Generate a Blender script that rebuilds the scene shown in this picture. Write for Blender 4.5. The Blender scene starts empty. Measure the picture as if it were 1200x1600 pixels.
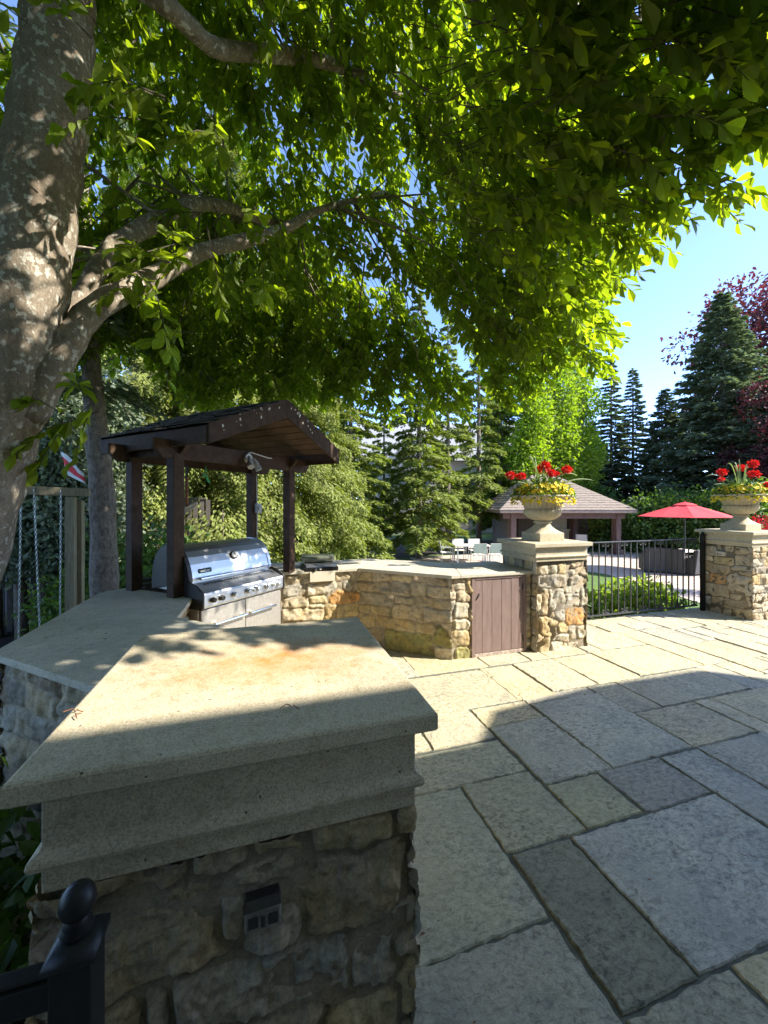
import bpy, math, random
import numpy as np
from mathutils import Vector
random.seed(7); RG = np.random.default_rng(11)
scene = bpy.context.scene
# ---------------------------------------------------------------- camera, sky, sun, exposure
F = 613.0; Y0 = 788.0; H = 1.6; T = math.radians(17.05); CS, SN = math.cos(T), math.sin(T)
cam = bpy.data.objects.new('camera', bpy.data.cameras.new('camera')); scene.collection.objects.link(cam)
cam.location = (0, 0, H); cam.rotation_euler = (math.pi/2, 0, -T)
cam.data.sensor_fit = 'VERTICAL'; cam.data.sensor_height = 32.0; cam.data.lens = 32.0*F/1600.0
cam.data.shift_y = -(800-Y0)/1600.0; cam.data.clip_start = .02; cam.data.clip_end = 900
scene.camera = cam
EL = math.radians(38); SA = (0.893, -0.449)                       # sun elevation, horizontal direction towards it
SUN = Vector((SA[0]*math.cos(EL), SA[1]*math.cos(EL), math.sin(EL)))
w = bpy.data.worlds.new('World'); scene.world = w; w.use_nodes = True
nt = w.node_tree; bg = nt.nodes['Background']; sky = nt.nodes.new('ShaderNodeTexSky')
sky.sky_type = 'NISHITA'; sky.sun_disc = False; sky.sun_elevation = EL
sky.sun_rotation = math.atan2(SA[0], SA[1]); sky.air_density = 0.32; sky.dust_density = 0.12; sky.ozone_density = 2.2
nt.links.new(sky.outputs[0], bg.inputs[0]); bg.inputs[1].default_value = 0.15
sl = bpy.data.lights.new('sun', 'SUN'); sl.energy = 2.0; sl.angle = math.radians(.53); sl.color = (1, .95, .86)
so = bpy.data.objects.new('sun', sl); scene.collection.objects.link(so)
so.rotation_euler = (-SUN).to_track_quat('-Z', 'Y').to_euler()
scene.view_settings.view_transform = 'Standard'; scene.view_settings.look = 'None'
scene.view_settings.exposure = 2.8; scene.view_settings.gamma = 1
scene.cycles.max_bounces = 7; scene.cycles.diffuse_bounces = 4; scene.cycles.transmission_bounces = 5
scene.cycles.glossy_bounces = 3; scene.cycles.transparent_max_bounces = 8
# ---------------------------------------------------------------- coordinates
def C(x, d, z): return np.array([x*CS+d*SN, -x*SN+d*CS, z])        # right / ahead / up of the viewpoint -> world
def G(px, py, z=0.): d = F*(H-z)/(py-Y0); return C((px-600)*d/F, d, z)
def GD(px, py, d): return C((px-600)*d/F, d, H-(py-Y0)*d/F)
def onplane(px, py, O, N):                                         # sight line meets a vertical plane
    r = C((px-600)/F, 1, -(py-Y0)/F); r[2] = -(py-Y0)/F
    t = (O[0]*N[0]+O[1]*N[1])/(r[0]*N[0]+r[1]*N[1]); return np.array([r[0]*t, r[1]*t, H+r[2]*t])
# ---------------------------------------------------------------- value noise
def vnoise(x, y, seed=0):
    xi = np.floor(x).astype(np.int64); yi = np.floor(y).astype(np.int64); fx = x-xi; fy = y-yi
    fx = fx*fx*(3-2*fx); fy = fy*fy*(3-2*fy)
    def h(a, b):
        n = (a*374761393+b*668265263+seed*982451653) & 0x7fffffff
        n = ((n ^ (n >> 13))*1274126177) & 0x7fffffff
        return ((n ^ (n >> 16)) & 0xffff)/65535.*2-1
    return (h(xi, yi)*(1-fx)+h(xi+1, yi)*fx)*(1-fy)+(h(xi, yi+1)*(1-fx)+h(xi+1, yi+1)*fx)*fy
def fbm(x, y, seed=0, o=3):
    r = 0; a = 1.
    for k in range(o): r = r+a*vnoise(x*2**k, y*2**k, seed+k*17); a *= .5
    return r
# ---------------------------------------------------------------- scene graph helpers
COL = scene.collection
def tag(o, label=None, cat=None, group=None, kind='thing'):
    if label: o['label'] = label
    if cat: o['category'] = cat
    if group: o['group'] = group
    if kind: o['kind'] = kind
    return o
def thing(name, label, cat, loc=(0, 0, 0), group=None, rotz=0):
    o = bpy.data.objects.new(name, None); COL.objects.link(o); o.location = tuple(float(a) for a in loc); o.rotation_euler = (0, 0, rotz)
    o.empty_display_size = .2
    return tag(o, label, cat, group)
def root_loc(p):
    l = Vector((0, 0, 0))
    while p is not None: l += p.location; p = p.parent
    return l
def link(name, me, parent=None, loc=None):
    o = bpy.data.objects.new(name, me); COL.objects.link(o)
    if parent is not None: o.parent = parent
    if loc is not None: o.location = tuple(float(a) for a in loc)
    return o
def copy_tree(o, parent=None):
    c = o.copy(); COL.objects.link(c); c.parent = parent
    for ch in [q for q in o.children]: copy_tree(ch, c)
    return c
def mesh_arrays(name, V, Fc, mat, smooth=False, col=None):
    V = np.asarray(V, dtype=np.float32); me = bpy.data.meshes.new(name)
    me.vertices.add(len(V)); me.vertices.foreach_set('co', V.ravel())
    if isinstance(Fc, np.ndarray):
        m, k = Fc.shape; idx = Fc.ravel(); st = np.arange(m)*k; tot = np.full(m, k)
    else:
        tot = np.array([len(f) for f in Fc]); st = np.concatenate([[0], np.cumsum(tot)[:-1]]); idx = np.array([i for f in Fc for i in f]); m = len(Fc)
    me.loops.add(int(len(idx))); me.loops.foreach_set('vertex_index', idx.astype(np.int32))
    me.polygons.add(int(m)); me.polygons.foreach_set('loop_start', st.astype(np.int32)); me.polygons.foreach_set('loop_total', tot.astype(np.int32))
    me.polygons.foreach_set('use_smooth', np.full(m, smooth, dtype=bool))
    if col is not None:
        a = me.color_attributes.new('Col', 'FLOAT_COLOR', 'POINT'); c = np.ones((len(V), 4), dtype=np.float32); c[:, :3] = col
        a.data.foreach_set('color', c.ravel())
    me.materials.append(mat); me.update(calc_edges=True); me.validate(); return me
class MB:
    """collects shapes in world coordinates; build() links them as one mesh under its parent"""
    def __init__(s): s.v = []; s.f = []; s.c = []; s.n = 0; s.cur = (1, 1, 1)
    def add(s, V, Fs):
        V = np.asarray(V, dtype=float); s.v.append(V); s.f += [[i+s.n for i in f] for f in Fs]
        s.c.append(np.tile(np.array(s.cur, float), (len(V), 1))); s.n += len(V); return s
    def box(s, x0, x1, y0, y1, z0, z1):
        return s.prism([(x0, y0), (x1, y0), (x1, y1), (x0, y1)], z0, z1)
    def prism(s, poly, z0, z1):
        a = sum(poly[i][0]*poly[(i+1) % len(poly)][1]-poly[(i+1) % len(poly)][0]*poly[i][1] for i in range(len(poly)))
        if a < 0: poly = poly[::-1]
        n = len(poly); V = [(p[0], p[1], z0) for p in poly]+[(p[0], p[1], z1) for p in poly]
        return s.add(V, [list(range(n))[::-1], list(range(n, 2*n))]+[[i, (i+1) % n, n+(i+1) % n, n+i] for i in range(n)])
    def obox(s, O, A, B, Cc):                                       # corner O and three edge vectors
        O, A, B, Cc = [np.array(q, float) for q in (O, A, B, Cc)]
        if np.dot(np.cross(A, B), Cc) < 0: A, B = B, A
        V = [O, O+A, O+A+B, O+B, O+Cc, O+A+Cc, O+A+B+Cc, O+B+Cc]
        return s.add(V, [[3, 2, 1, 0], [4, 5, 6, 7], [0, 1, 5, 4], [1, 2, 6, 5], [2, 3, 7, 6], [3, 0, 4, 7]])
    def extrude(s, pts, vec):                                       # planar 3d polygon pulled along vec
        P = np.array(pts, float); vec = np.array(vec, float); n = len(P)
        return s.add(np.vstack([P, P+vec]), [list(range(n))[::-1], list(range(n, 2*n))]+[[i, (i+1) % n, n+(i+1) % n, n+i] for i in range(n)])
    def tube(s, pts, r, n=8, cap=True):
        P = np.array(pts, float); m = len(P); r = np.broadcast_to(np.array(r, float), (m,))
        Tn = np.gradient(P, axis=0); Tn /= np.linalg.norm(Tn, axis=1)[:, None]+1e-9
        up = np.array([0, 0, 1.]) if abs(Tn[0][2]) < .9 else np.array([1., 0, 0]); V = []
        for i in range(m):
            x = np.cross(up, Tn[i]); x /= np.linalg.norm(x)+1e-9; y = np.cross(Tn[i], x); up = y if abs(np.dot(y, y)) > .1 else up
            for k in range(n):
                a = 2*math.pi*k/n; V.append(P[i]+r[i]*(math.cos(a)*x+math.sin(a)*y))
        Fs = [[i*n+k, i*n+(k+1) % n, (i+1)*n+(k+1) % n, (i+1)*n+k] for i in range(m-1) for k in range(n)]
        if cap: Fs += [list(range(n))[::-1], [(m-1)*n+k for k in range(n)]]
        return s.add(V, Fs)
    def lathe(s, prof, c, n=32, flute=None):
        V = []
        for j, (r, z) in enumerate(prof):
            for k in range(n):
                a = 2*math.pi*k/n; q = r*(1+(flute(j, a) if flute else 0)); V.append((c[0]+q*math.cos(a), c[1]+q*math.sin(a), c[2]+z))
        m = len(prof); Fs = [[j*n+k, j*n+(k+1) % n, (j+1)*n+(k+1) % n, (j+1)*n+k] for j in range(m-1) for k in range(n)]
        return s.add(V, Fs+[list(range(n))[::-1], [(m-1)*n+k for k in range(n)]])
    def sweep(s, x0, x1, y0, y1, prof):                             # a moulding profile carried round a rectangle
        V = []
        for o, z in prof: V += [(x0-o, y0-o, z), (x1+o, y0-o, z), (x1+o, y1+o, z), (x0-o, y1+o, z)]
        m = len(prof)
        return s.add(V, [[0, 3, 2, 1][::-1] if prof[0][1] > prof[-1][1] else [3, 2, 1, 0], [(m-1)*4+k for k in ((3, 2, 1, 0) if prof[0][1] > prof[-1][1] else (0, 1, 2, 3))]] +
                     [([j*4+k, j*4+(k+1) % 4, (j+1)*4+(k+1) % 4, (j+1)*4+k][::(-1 if prof[0][1] > prof[-1][1] else 1)]) for j in range(m-1) for k in range(4)])
    def ball(s, c, r, n=10, sz=1.):
        pr = [(max(r*math.sin(math.pi*j/n), 1e-4), -r*sz*math.cos(math.pi*j/n)) for j in range(n+1)]
        return s.lathe(pr, c, n+4)
    def arrays(s): return np.vstack(s.v), s.f, np.vstack(s.c)
    def build(s, name, mat, parent=None, smooth=False, bevel=0, label=None, usecol=False, loc=None):
        V, Fs, cc = s.arrays(); L = root_loc(parent) if parent is not None else Vector(loc if loc is not None else (0, 0, 0))
        me = mesh_arrays(name, V-np.array(L), Fs, mat, smooth, cc if usecol else None)
        o = link(name, me, parent, None if parent is not None else L)
        if bevel:
            b = o.modifiers.new('bevel', 'BEVEL'); b.width = bevel; b.segments = 2; b.limit_method = 'ANGLE'; b.angle_limit = math.radians(40)
        if smooth and not bevel: pass
        if label: o['label'] = label
        return o
def scatter(tv, tf, pos, X, Y, Z, sc):                              # many copies of a small template, as arrays
    tv = np.array(tv, float); tf = np.array(tf); n = len(pos); sc = np.broadcast_to(sc, (n,))
    V = pos[:, None, :]+sc[:, None, None]*(tv[None, :, 0:1]*X[:, None, :]+tv[None, :, 1:2]*Y[:, None, :]+tv[None, :, 2:3]*Z[:, None, :])
    Fc = tf[None]+(np.arange(n)*len(tv))[:, None, None]
    return V.reshape(-1, 3), Fc.reshape(-1, tf.shape[1])
def unit(a): return a/(np.linalg.norm(a, axis=-1, keepdims=True)+1e-9)
def frames(Y, rng, upbias=None):
    Y = unit(Y); R = rng.normal(size=Y.shape)
    if upbias is not None: R = R*(1-upbias)+np.array([0, 0, 1.])*upbias
    X = unit(np.cross(Y, R)); Z = np.cross(X, Y); return X, Y, Z
# ---------------------------------------------------------------- materials
def node_mat(name):
    m = bpy.data.materials.new(name); m.use_nodes = True; n = m.node_tree; b = n.nodes['Principled BSDF']; return m, n, b
def noise(n, scale, detail=4, rough=.6, vec=None, dist=0):
    t = n.nodes.new('ShaderNodeTexNoise'); t.inputs['Scale'].default_value = scale; t.inputs['Detail'].default_value = detail
    t.inputs['Roughness'].default_value = rough; t.inputs['Distortion'].default_value = dist
    if vec is not None: n.links.new(vec, t.inputs['Vector'])
    return t.outputs['Fac']
def ramp(n, fac, stops):
    r = n.nodes.new('ShaderNodeValToRGB'); n.links.new(fac, r.inputs[0]); e = r.color_ramp.elements
    e[0].position, e[0].color = stops[0][0], (*stops[0][1], 1); e[1].position, e[1].color = stops[-1][0], (*stops[-1][1], 1)
    for p, c in stops[1:-1]: q = e.new(p); q.color = (*c, 1)
    return r.outputs[0]
def mix(n, a, b, fac, mode='MIX'):
    m = n.nodes.new('ShaderNodeMix'); m.data_type = 'RGBA'; m.blend_type = mode
    for sck, val in ((m.inputs[0], fac), (m.inputs[6], a), (m.inputs[7], b)):
        if isinstance(val, (int, float)): sck.default_value = val
        elif isinstance(val, tuple): sck.default_value = (*val, 1)
        else: n.links.new(val, sck)
    return m.outputs[2]
def bump(n, b, h, strength, dist, prev=None):
    k = n.nodes.new('ShaderNodeBump'); k.inputs['Strength'].default_value = strength; k.inputs['Distance'].default_value = dist
    n.links.new(h, k.inputs['Height'])
    if prev is not None: n.links.new(prev, k.inputs['Normal'])
    n.links.new(k.outputs[0], b.inputs['Normal']); return k.outputs[0]
def objco(n, scale=(1, 1, 1)):
    t = n.nodes.new('ShaderNodeTexCoord'); m = n.nodes.new('ShaderNodeMapping'); m.inputs['Scale'].default_value = scale
    n.links.new(t.outputs['Object'], m.inputs[0]); return m.outputs[0]
def G3(v): return (v, v, v)
def simple(name, c1, c2, scale=20, rough=.7, bs=.3, bd=.004, bscale=None, metal=0, stretch=(1, 1, 1), spec=.5):
    m, n, b = node_mat(name); co = objco(n, stretch); f = noise(n, scale, 5, .65, co)
    n.links.new(ramp(n, f, [(.3, c1), (.7, c2)]), b.inputs['Base Color']); b.inputs['Roughness'].default_value = rough
    b.inputs['Metallic'].default_value = metal; b.inputs['Specular IOR Level'].default_value = spec
    if bs: bump(n, b, noise(n, bscale or scale*3, 6, .7, co), bs, bd)
    return m
M = {}
def cast_stone(name, tint, stain=None):
    m, n, b = node_mat(name); co = objco(n)
    big = noise(n, 3.2, 6, .65, co); fine = noise(n, 210, 3, .7, co); med = noise(n, 28, 5, .7, co)
    c = ramp(n, big, [(.3, tuple(t*.78 for t in tint)), (.55, tint), (.75, tuple(min(t*1.12, .8) for t in tint))])
    c = mix(n, c, ramp(n, fine, [(.34, G3(.6)), (.5, G3(1)), (.68, G3(1.2))]), 1, 'MULTIPLY')
    c = mix(n, c, ramp(n, med, [(.3, (.74, .73, .66)), (.5, G3(1))]), .8, 'MULTIPLY')
    v = n.nodes.new('ShaderNodeTexVoronoi'); v.inputs['Scale'].default_value = 42; v.inputs['Randomness'].default_value = 1; n.links.new(co, v.inputs[0])
    gate = noise(n, 9, 3, .6, co)
    a = n.nodes.new('ShaderNodeMath'); a.operation = 'ADD'; n.links.new(v.outputs['Distance'], a.inputs[0]); n.links.new(ramp(n, gate, [(.42, G3(.5)), (.6, G3(0))]), a.inputs[1])
    pit = ramp(n, a.outputs[0], [(.07, G3(0)), (.13, G3(1))])
    c = mix(n, c, pit, .75, 'MULTIPLY')
    if stain is not None:
        g = n.nodes.new('ShaderNodeTexCoord'); mp = n.nodes.new('ShaderNodeMapping'); mp.vector_type = 'POINT'
        mp.inputs['Location'].default_value = (-stain[0]*stain[3], -stain[1]*stain[4], 0); mp.inputs['Scale'].default_value = (stain[3], stain[4], .3)
        n.links.new(g.outputs['Object'], mp.inputs[0])
        ln = n.nodes.new('ShaderNodeVectorMath'); ln.operation = 'LENGTH'; n.links.new(mp.outputs[0], ln.inputs[0])
        ad = n.nodes.new('ShaderNodeMath'); ad.operation = 'MULTIPLY_ADD'; n.links.new(noise(n, 14, 6, .7, co), ad.inputs[0]); ad.inputs[1].default_value = 1.6; n.links.new(ln.outputs['Value'], ad.inputs[2])
        hf = n.nodes.new('ShaderNodeMath'); hf.operation = 'MULTIPLY'; n.links.new(ad.outputs[0], hf.inputs[0]); hf.inputs[1].default_value = .4
        msk = ramp(n, hf.outputs[0], [(.36, G3(.9)), (.50, G3(.5)), (.74, G3(0))])
        c = mix(n, c, (.52, .2, .045), msk)
    n.links.new(c, b.inputs['Base Color']); b.inputs['Roughness'].default_value = .9; b.inputs['Specular IOR Level'].default_value = .25
    p = bump(n, b, fine, .35, .003); p = bump(n, b, med, .35, .008, p); bump(n, b, pit, .8, .006, p)
    return m
M['cast'] = cast_stone('cast_stone', (.47, .405, .275))
M['castn'] = cast_stone('cast_stone_weathered', (.48, .405, .275), (.05, .01, 0, 2.6, 4.8))
M['counter'] = cast_stone('counter_stone', (.50, .455, .35))
def attr_stone(name, s1=22, s2=120, b1=.5, d1=.012, b2=.4, d2=.003, lo=.6, hi=1.25, rough=.88, tintn=True):
    m, n, b = node_mat(name); co = objco(n); at = n.nodes.new('ShaderNodeAttribute'); at.attribute_name = 'Col'
    f1 = noise(n, s1, 6, .7, co, .4); f2 = noise(n, s2, 4, .75, co)
    c = mix(n, at.outputs['Color'], ramp(n, f1, [(.3, G3(lo)), (.5, G3(1)), (.72, G3(hi))]), 1, 'MULTIPLY')
    c = mix(n, c, ramp(n, f2, [(.3, G3(.66)), (.7, G3(1.25))]), 1, 'MULTIPLY')
    if tintn: c = mix(n, c, ramp(n, noise(n, 6, 4, .6, co), [(.4, (1, 1, 1)), (.65, (1.12, .95, .72))]), .8, 'MULTIPLY')
    n.links.new(c, b.inputs['Base Color']); b.inputs['Roughness'].default_value = rough; b.inputs['Specular IOR Level'].default_value = .3
    p = bump(n, b, f1, b1, d1); bump(n, b, f2, b2, d2, p); return m
M['rubble'] = attr_stone('rubble_stone')
def slate():
    m, n, b = node_mat('slate_flagstone'); at = n.nodes.new('ShaderNodeAttribute'); at.attribute_name = 'Col'
    def shifted(sc):                                               # every slab has its own grain
        a = n.nodes.new('ShaderNodeVectorMath'); a.operation = 'MULTIPLY_ADD'; n.links.new(at.outputs['Vector'], a.inputs[0]); a.inputs[1].default_value = (61, 83, 97); n.links.new(objco(n, sc), a.inputs[2]); return a.outputs[0]
    co = shifted((1, 1, 1))
    big = noise(n, 3.0, 7, .68, co, .8); mid = noise(n, 30, 9, .76, shifted((1, 1.5, 1)), .5); fine = noise(n, 95, 5, .8, co)
    c = mix(n, at.outputs['Color'], ramp(n, big, [(.3, (.74, .76, .78)), (.5, G3(1)), (.7, (1.16, 1.13, 1.04))]), 1, 'MULTIPLY')
    c = mix(n, c, ramp(n, mid, [(.37, G3(.36)), (.49, G3(1)), (.62, G3(1.38))]), ramp(n, noise(n, 1.7, 3, .6, co), [(.35, G3(.35)), (.65, G3(1))]), 'MULTIPLY')
    c = mix(n, c, ramp(n, fine, [(.3, G3(.86)), (.7, G3(1.12))]), 1, 'MULTIPLY')
    n.links.new(c, b.inputs['Base Color']); b.inputs['Specular IOR Level'].default_value = .35
    n.links.new(ramp(n, mid, [(.3, G3(.85)), (.7, G3(.6))]), b.inputs['Roughness'])
    sn = n.nodes.new('ShaderNodeMath'); sn.operation = 'SNAP'; n.links.new(noise(n, 2.6, 6, .62, co, .4), sn.inputs[0]); sn.inputs[1].default_value = .07
    p = bump(n, b, big, .7, .03); p = bump(n, b, sn.outputs[0], 1.0, .05, p); p = bump(n, b, mid, .9, .012, p); bump(n, b, fine, .5, .003, p); return m
M['slate'] = slate()
M['mortar'] = simple('joint_mortar', (.07, .075, .055), (.17, .17, .13), 30, .95, .6, .006)
M['wood'] = simple('brown_stained_wood', (.040, .024, .016), (.082, .051, .034), 14, .75, .35, .003, 60, stretch=(1, 1, 1), spec=.12)
M['boards'] = simple('soffit_board_wood', (.085, .052, .032), (.14, .09, .058), 10, .8, .3, .002, 60, spec=.15)
M['door'] = simple('faded_brown_paint', (.155, .10, .083), (.22, .15, .125), 9, .75, .35, .002, 50, stretch=(3, 3, .6))
M['shingle'] = simple('mossy_shingle', (.03, .025, .018), (.07, .055, .04), 30, .95, .8, .01)
M['greywood'] = simple('weathered_pine', (.20, .165, .10), (.34, .29, .19), 12, .8, .5, .003, 60, stretch=(4, 4, .6))
M['fencewood'] = simple('old_fence_wood', (.055, .045, .035), (.11, .09, .07), 12, .85, .5, .004, 50, stretch=(4, 4, .5))
M['black'] = simple('black_painted_iron', (.006, .006, .006), (.014, .0135, .013), 60, .45, .25, .001, 200, spec=.25)
M['iron'] = simple('dark_wrought_iron', (.03, .032, .033), (.07, .072, .075), 60, .4, .2, .001, 200, metal=.3)
M['steel'] = simple('brushed_steel', (.48, .49, .50), (.58, .59, .60), 220, .45, .1, .0006, 300, metal=1, stretch=(1, 1, 8))
M['steeldoor'] = simple('dull_steel', (.34, .31, .26), (.46, .42, .36), 40, .48, .1, .0006, 200, metal=.75)
M['chrome'] = simple('polished_steel', (.5, .5, .5), (.6, .6, .6), 100, .2, 0, metal=1)
M['darkmetal'] = simple('dark_cast_metal', (.02, .018, .017), (.045, .04, .036), 50, .5, .2, .001, metal=.4)
M['plate'] = simple('pale_cover_plate', (.50, .44, .33), (.58, .52, .40), 40, .5, .05, .001)
M['plastic'] = simple('grey_plastic', (.28, .27, .25), (.40, .38, .35), 30, .5, .1, .001)
M['whitepl'] = simple('aged_white_plastic', (.42, .40, .35), (.55, .53, .47), 30, .5, .1, .001)
M['cable'] = simple('pale_cable', (.45, .42, .38), (.55, .52, .48), 30, .5, 0)
M['green'] = simple('green_ribbon', (.02, .25, .06), (.03, .4, .1), 20, .6, 0)
M['rust'] = simple('rust_brown', (.12, .05, .02), (.25, .1, .04), 40, .8, .3, .002)
M['redcloth'] = simple('red_canvas', (.62, .035, .045), (.72, .05, .06), 8, .85, .15, .003, 300)
M['whitecloth'] = simple('white_cloth', (.6, .6, .62), (.75, .75, .76), 10, .85, .1, .002)
M['wicker'] = simple('dark_wicker', (.03, .028, .026), (.075, .07, .066), 90, .7, .6, .004)
M['cushion'] = simple('grey_cushion', (.20, .20, .20), (.28, .27, .27), 30, .9, .2, .002)
M['lightmetal'] = simple('white_aluminium', (.42, .42, .40), (.5, .5, .48), 30, .5, 0)
M['sling'] = simple('pale_sling_fabric', (.62, .54, .44), (.72, .63, .53), 60, .8, .1, .001)
M['soil'] = simple('dark_mulch', (.018, .013, .009), (.05, .036, .024), 14, .97, .8, .03)
M['paver'] = simple('rosy_paver', (.40, .32, .25), (.50, .41, .33), 7, .9, .4, .005, 40)
M['plaster'] = simple('house_plaster', (.40, .36, .30), (.48, .44, .37), 4, .9, .2, .003)
M['greyroof'] = simple('grey_roof', (.22, .22, .22), (.32, .32, .32), 12, .9, .5, .02)
M['glass'] = simple('dark_glass', (.03, .04, .05), (.04, .05, .06), 2, .08, 0)
def grass():
    m, n, b = node_mat('lawn_grass'); co = objco(n)
    a = noise(n, .35, 5, .6, co); f = noise(n, 30, 5, .8, co)
    c = mix(n, ramp(n, a, [(.35, (.05, .075, .018)), (.6, (.10, .17, .03))]), ramp(n, f, [(.3, G3(.45)), (.7, G3(1.5))]), 1, 'MULTIPLY')
    n.links.new(c, b.inputs['Base Color']); b.inputs['Roughness'].default_value = .95; bump(n, b, f, .8, .04); return m
M['grass'] = grass()
def bark(name, c1, c2, lichen=None, scale=10, bd=.02, stretch=(1, 1, .35), li=(.52, .6)):
    m, n, b = node_mat(name); co = objco(n, stretch); f = noise(n, scale, 7, .7, co, .3); co2 = objco(n, (1, 1, .8))
    c = ramp(n, f, [(.3, c1), (.7, c2)])
    hh = f
    if lichen:
        l1 = noise(n, 30, 4, .5, co2, .1); l2 = noise(n, 3.2, 4, .6, co2)
        ml = n.nodes.new('ShaderNodeMath'); ml.operation = 'MULTIPLY'; n.links.new(ramp(n, l1, [(li[0], G3(0)), (li[0]+.04, G3(1))]), ml.inputs[0]); n.links.new(ramp(n, l2, [(.38, G3(0)), (.5, G3(.9))]), ml.inputs[1])
        c = mix(n, c, lichen, ml.outputs[0])
    c = mix(n, c, ramp(n, noise(n, 90, 4, .7, co2), [(.3, G3(.65)), (.7, G3(1.25))]), 1, 'MULTIPLY')
    n.links.new(c, b.inputs['Base Color']); b.inputs['Roughness'].default_value = .92; b.inputs['Specular IOR Level'].default_value = .2
    p = bump(n, b, hh, .7, bd); bump(n, b, noise(n, 70, 4, .7, co), .5, .004, p); return m
M['bark'] = bark('smooth_grey_bark', (.15, .115, .08), (.29, .24, .175), (.46, .43, .35), li=(.56, .6))
M['sprucebark'] = bark('spruce_bark', (.08, .06, .045), (.30, .245, .20), None, 26, .05, (1, 1, .5))
M['twig'] = bark('twig_bark', (.05, .04, .03), (.10, .08, .06), None, 30, .003)
def leafmat(name, cols, trans=.45, gloss=.35, spread=1., tcol=None):
    m = bpy.data.materials.new(name); m.use_nodes = True; n = m.node_tree; n.nodes.clear()
    g = n.nodes.new('ShaderNodeNewGeometry'); k = len(cols)
    c = ramp(n, g.outputs['Random Per Island'], [(i/(k-1), q) for i, q in enumerate(cols)])
    co = objco(n); c = mix(n, c, ramp(n, noise(n, 1.3, 3, .6, co), [(.3, G3(.75)), (.7, G3(1.2))]), 1, 'MULTIPLY')
    p = n.nodes.new('ShaderNodeBsdfPrincipled'); n.links.new(c, p.inputs['Base Color']); p.inputs['Roughness'].default_value = gloss+.15; p.inputs['Specular IOR Level'].default_value = .35
    t = n.nodes.new('ShaderNodeBsdfTranslucent'); n.links.new(mix(n, c, tcol or (1.6, 1.9, .35), 1, 'MULTIPLY'), t.inputs['Color'])
    x = n.nodes.new('ShaderNodeMixShader'); x.inputs[0].default_value = trans; n.links.new(p.outputs[0], x.inputs[1]); n.links.new(t.outputs[0], x.inputs[2])
    o = n.nodes.new('ShaderNodeOutputMaterial'); n.links.new(x.outputs[0], o.inputs[0]); return m
M['leaf'] = leafmat('broad_leaf', [(.10, .15, .02), (.15, .21, .025), (.21, .27, .036), (.125, .175, .026)], .62, .3, tcol=(2.0, 2.0, .34))
M['needle'] = leafmat('spruce_needle', [(.12, .145, .035), (.18, .215, .045), (.25, .28, .06), (.15, .18, .04)], .38, .5, tcol=(1.3, 1.5, .4))
M['needle_pale'] = leafmat('pale_needle', [(.13, .16, .035), (.20, .235, .05), (.26, .29, .07), (.19, .19, .07)], .35, .5, tcol=(1.3, 1.4, .4))
M['needle_blue'] = leafmat('blue_needle', [(.11, .145, .085), (.17, .205, .125), (.23, .26, .165), (.13, .16, .10)], .3, .5, tcol=(1, 1.2, .6))
M['leaf_lime'] = leafmat('lime_leaf', [(.17, .23, .03), (.24, .31, .035), (.30, .36, .05), (.18, .24, .03)], .5, .45)
M['leaf_copper'] = leafmat('copper_leaf', [(.06, .018, .022), (.10, .03, .035), (.14, .045, .045)], .35, .45, tcol=(1.8, .8, .8))
M['leaf_shrub'] = leafmat('shrub_leaf', [(.05, .09, .02), (.09, .15, .03), (.13, .19, .045)], .35, .4)
M['leaf_bright'] = leafmat('yellowgreen_leaf', [(.18, .23, .04), (.26, .31, .05), (.33, .36, .10), (.12, .17, .03)], .4, .4)
M['leaf_red'] = leafmat('crimson_leaf', [(.30, .015, .03), (.45, .03, .05), (.2, .01, .02)], .35, .4, tcol=(1.4, .5, .5))
M['petal_yellow'] = leafmat('yellow_petal', [(.62, .52, .02), (.72, .62, .05), (.66, .42, .02)], .3, .5, tcol=(1.1, 1, .3))
M['petal_red'] = leafmat('red_petal', [(.55, .015, .01), (.72, .03, .02), (.62, .02, .03)], .3, .5, tcol=(1.2, .5, .4))
M['blade'] = leafmat('spike_blade', [(.20, .26, .12), (.30, .36, .18)], .3, .4, tcol=(1.1, 1.2, .6))
LEAF_V = [(0, 0, 0), (-.20, .35, .03), (.20, .35, .03), (-.27, .70, .02), (.27, .70, .02), (0, 1, -.10), (0, .5, -.045)]
LEAF_F = [[0, 6, 1], [0, 2, 6], [1, 6, 3], [2, 4, 6], [3, 6, 5], [4, 5, 6]]
DIA_V = [(0, 0, 0), (-.2, .45, .03), (0, 1, -.04), (.2, .45, .03)]; DIA_F = [[0, 3, 2, 1]]
LEAFN_V = [(0, 0, 0), (-.10, .16, .015), (.10, .16, .015), (-.20, .38, .03), (.20, .38, .03), (-.26, .62, .03), (.26, .62, .03), (-.19, .83, 0), (.19, .83, 0), (0, 1.04, -.13), (0, .3, -.03), (0, .65, -.05)]
LEAFN_F = [[0, 10, 1], [0, 2, 10], [1, 10, 3], [2, 4, 10], [3, 10, 11], [4, 11, 10], [3, 11, 5], [4, 6, 11], [5, 11, 7], [6, 8, 11], [7, 11, 9], [8, 9, 11]]
BLD_V = [(-.07, 0, 0), (.07, 0, 0), (.13, .5, .02), (0, 1, -.06), (-.13, .5, .02)]; BLD_F = [[0, 1, 2, 3, 4]]
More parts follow.
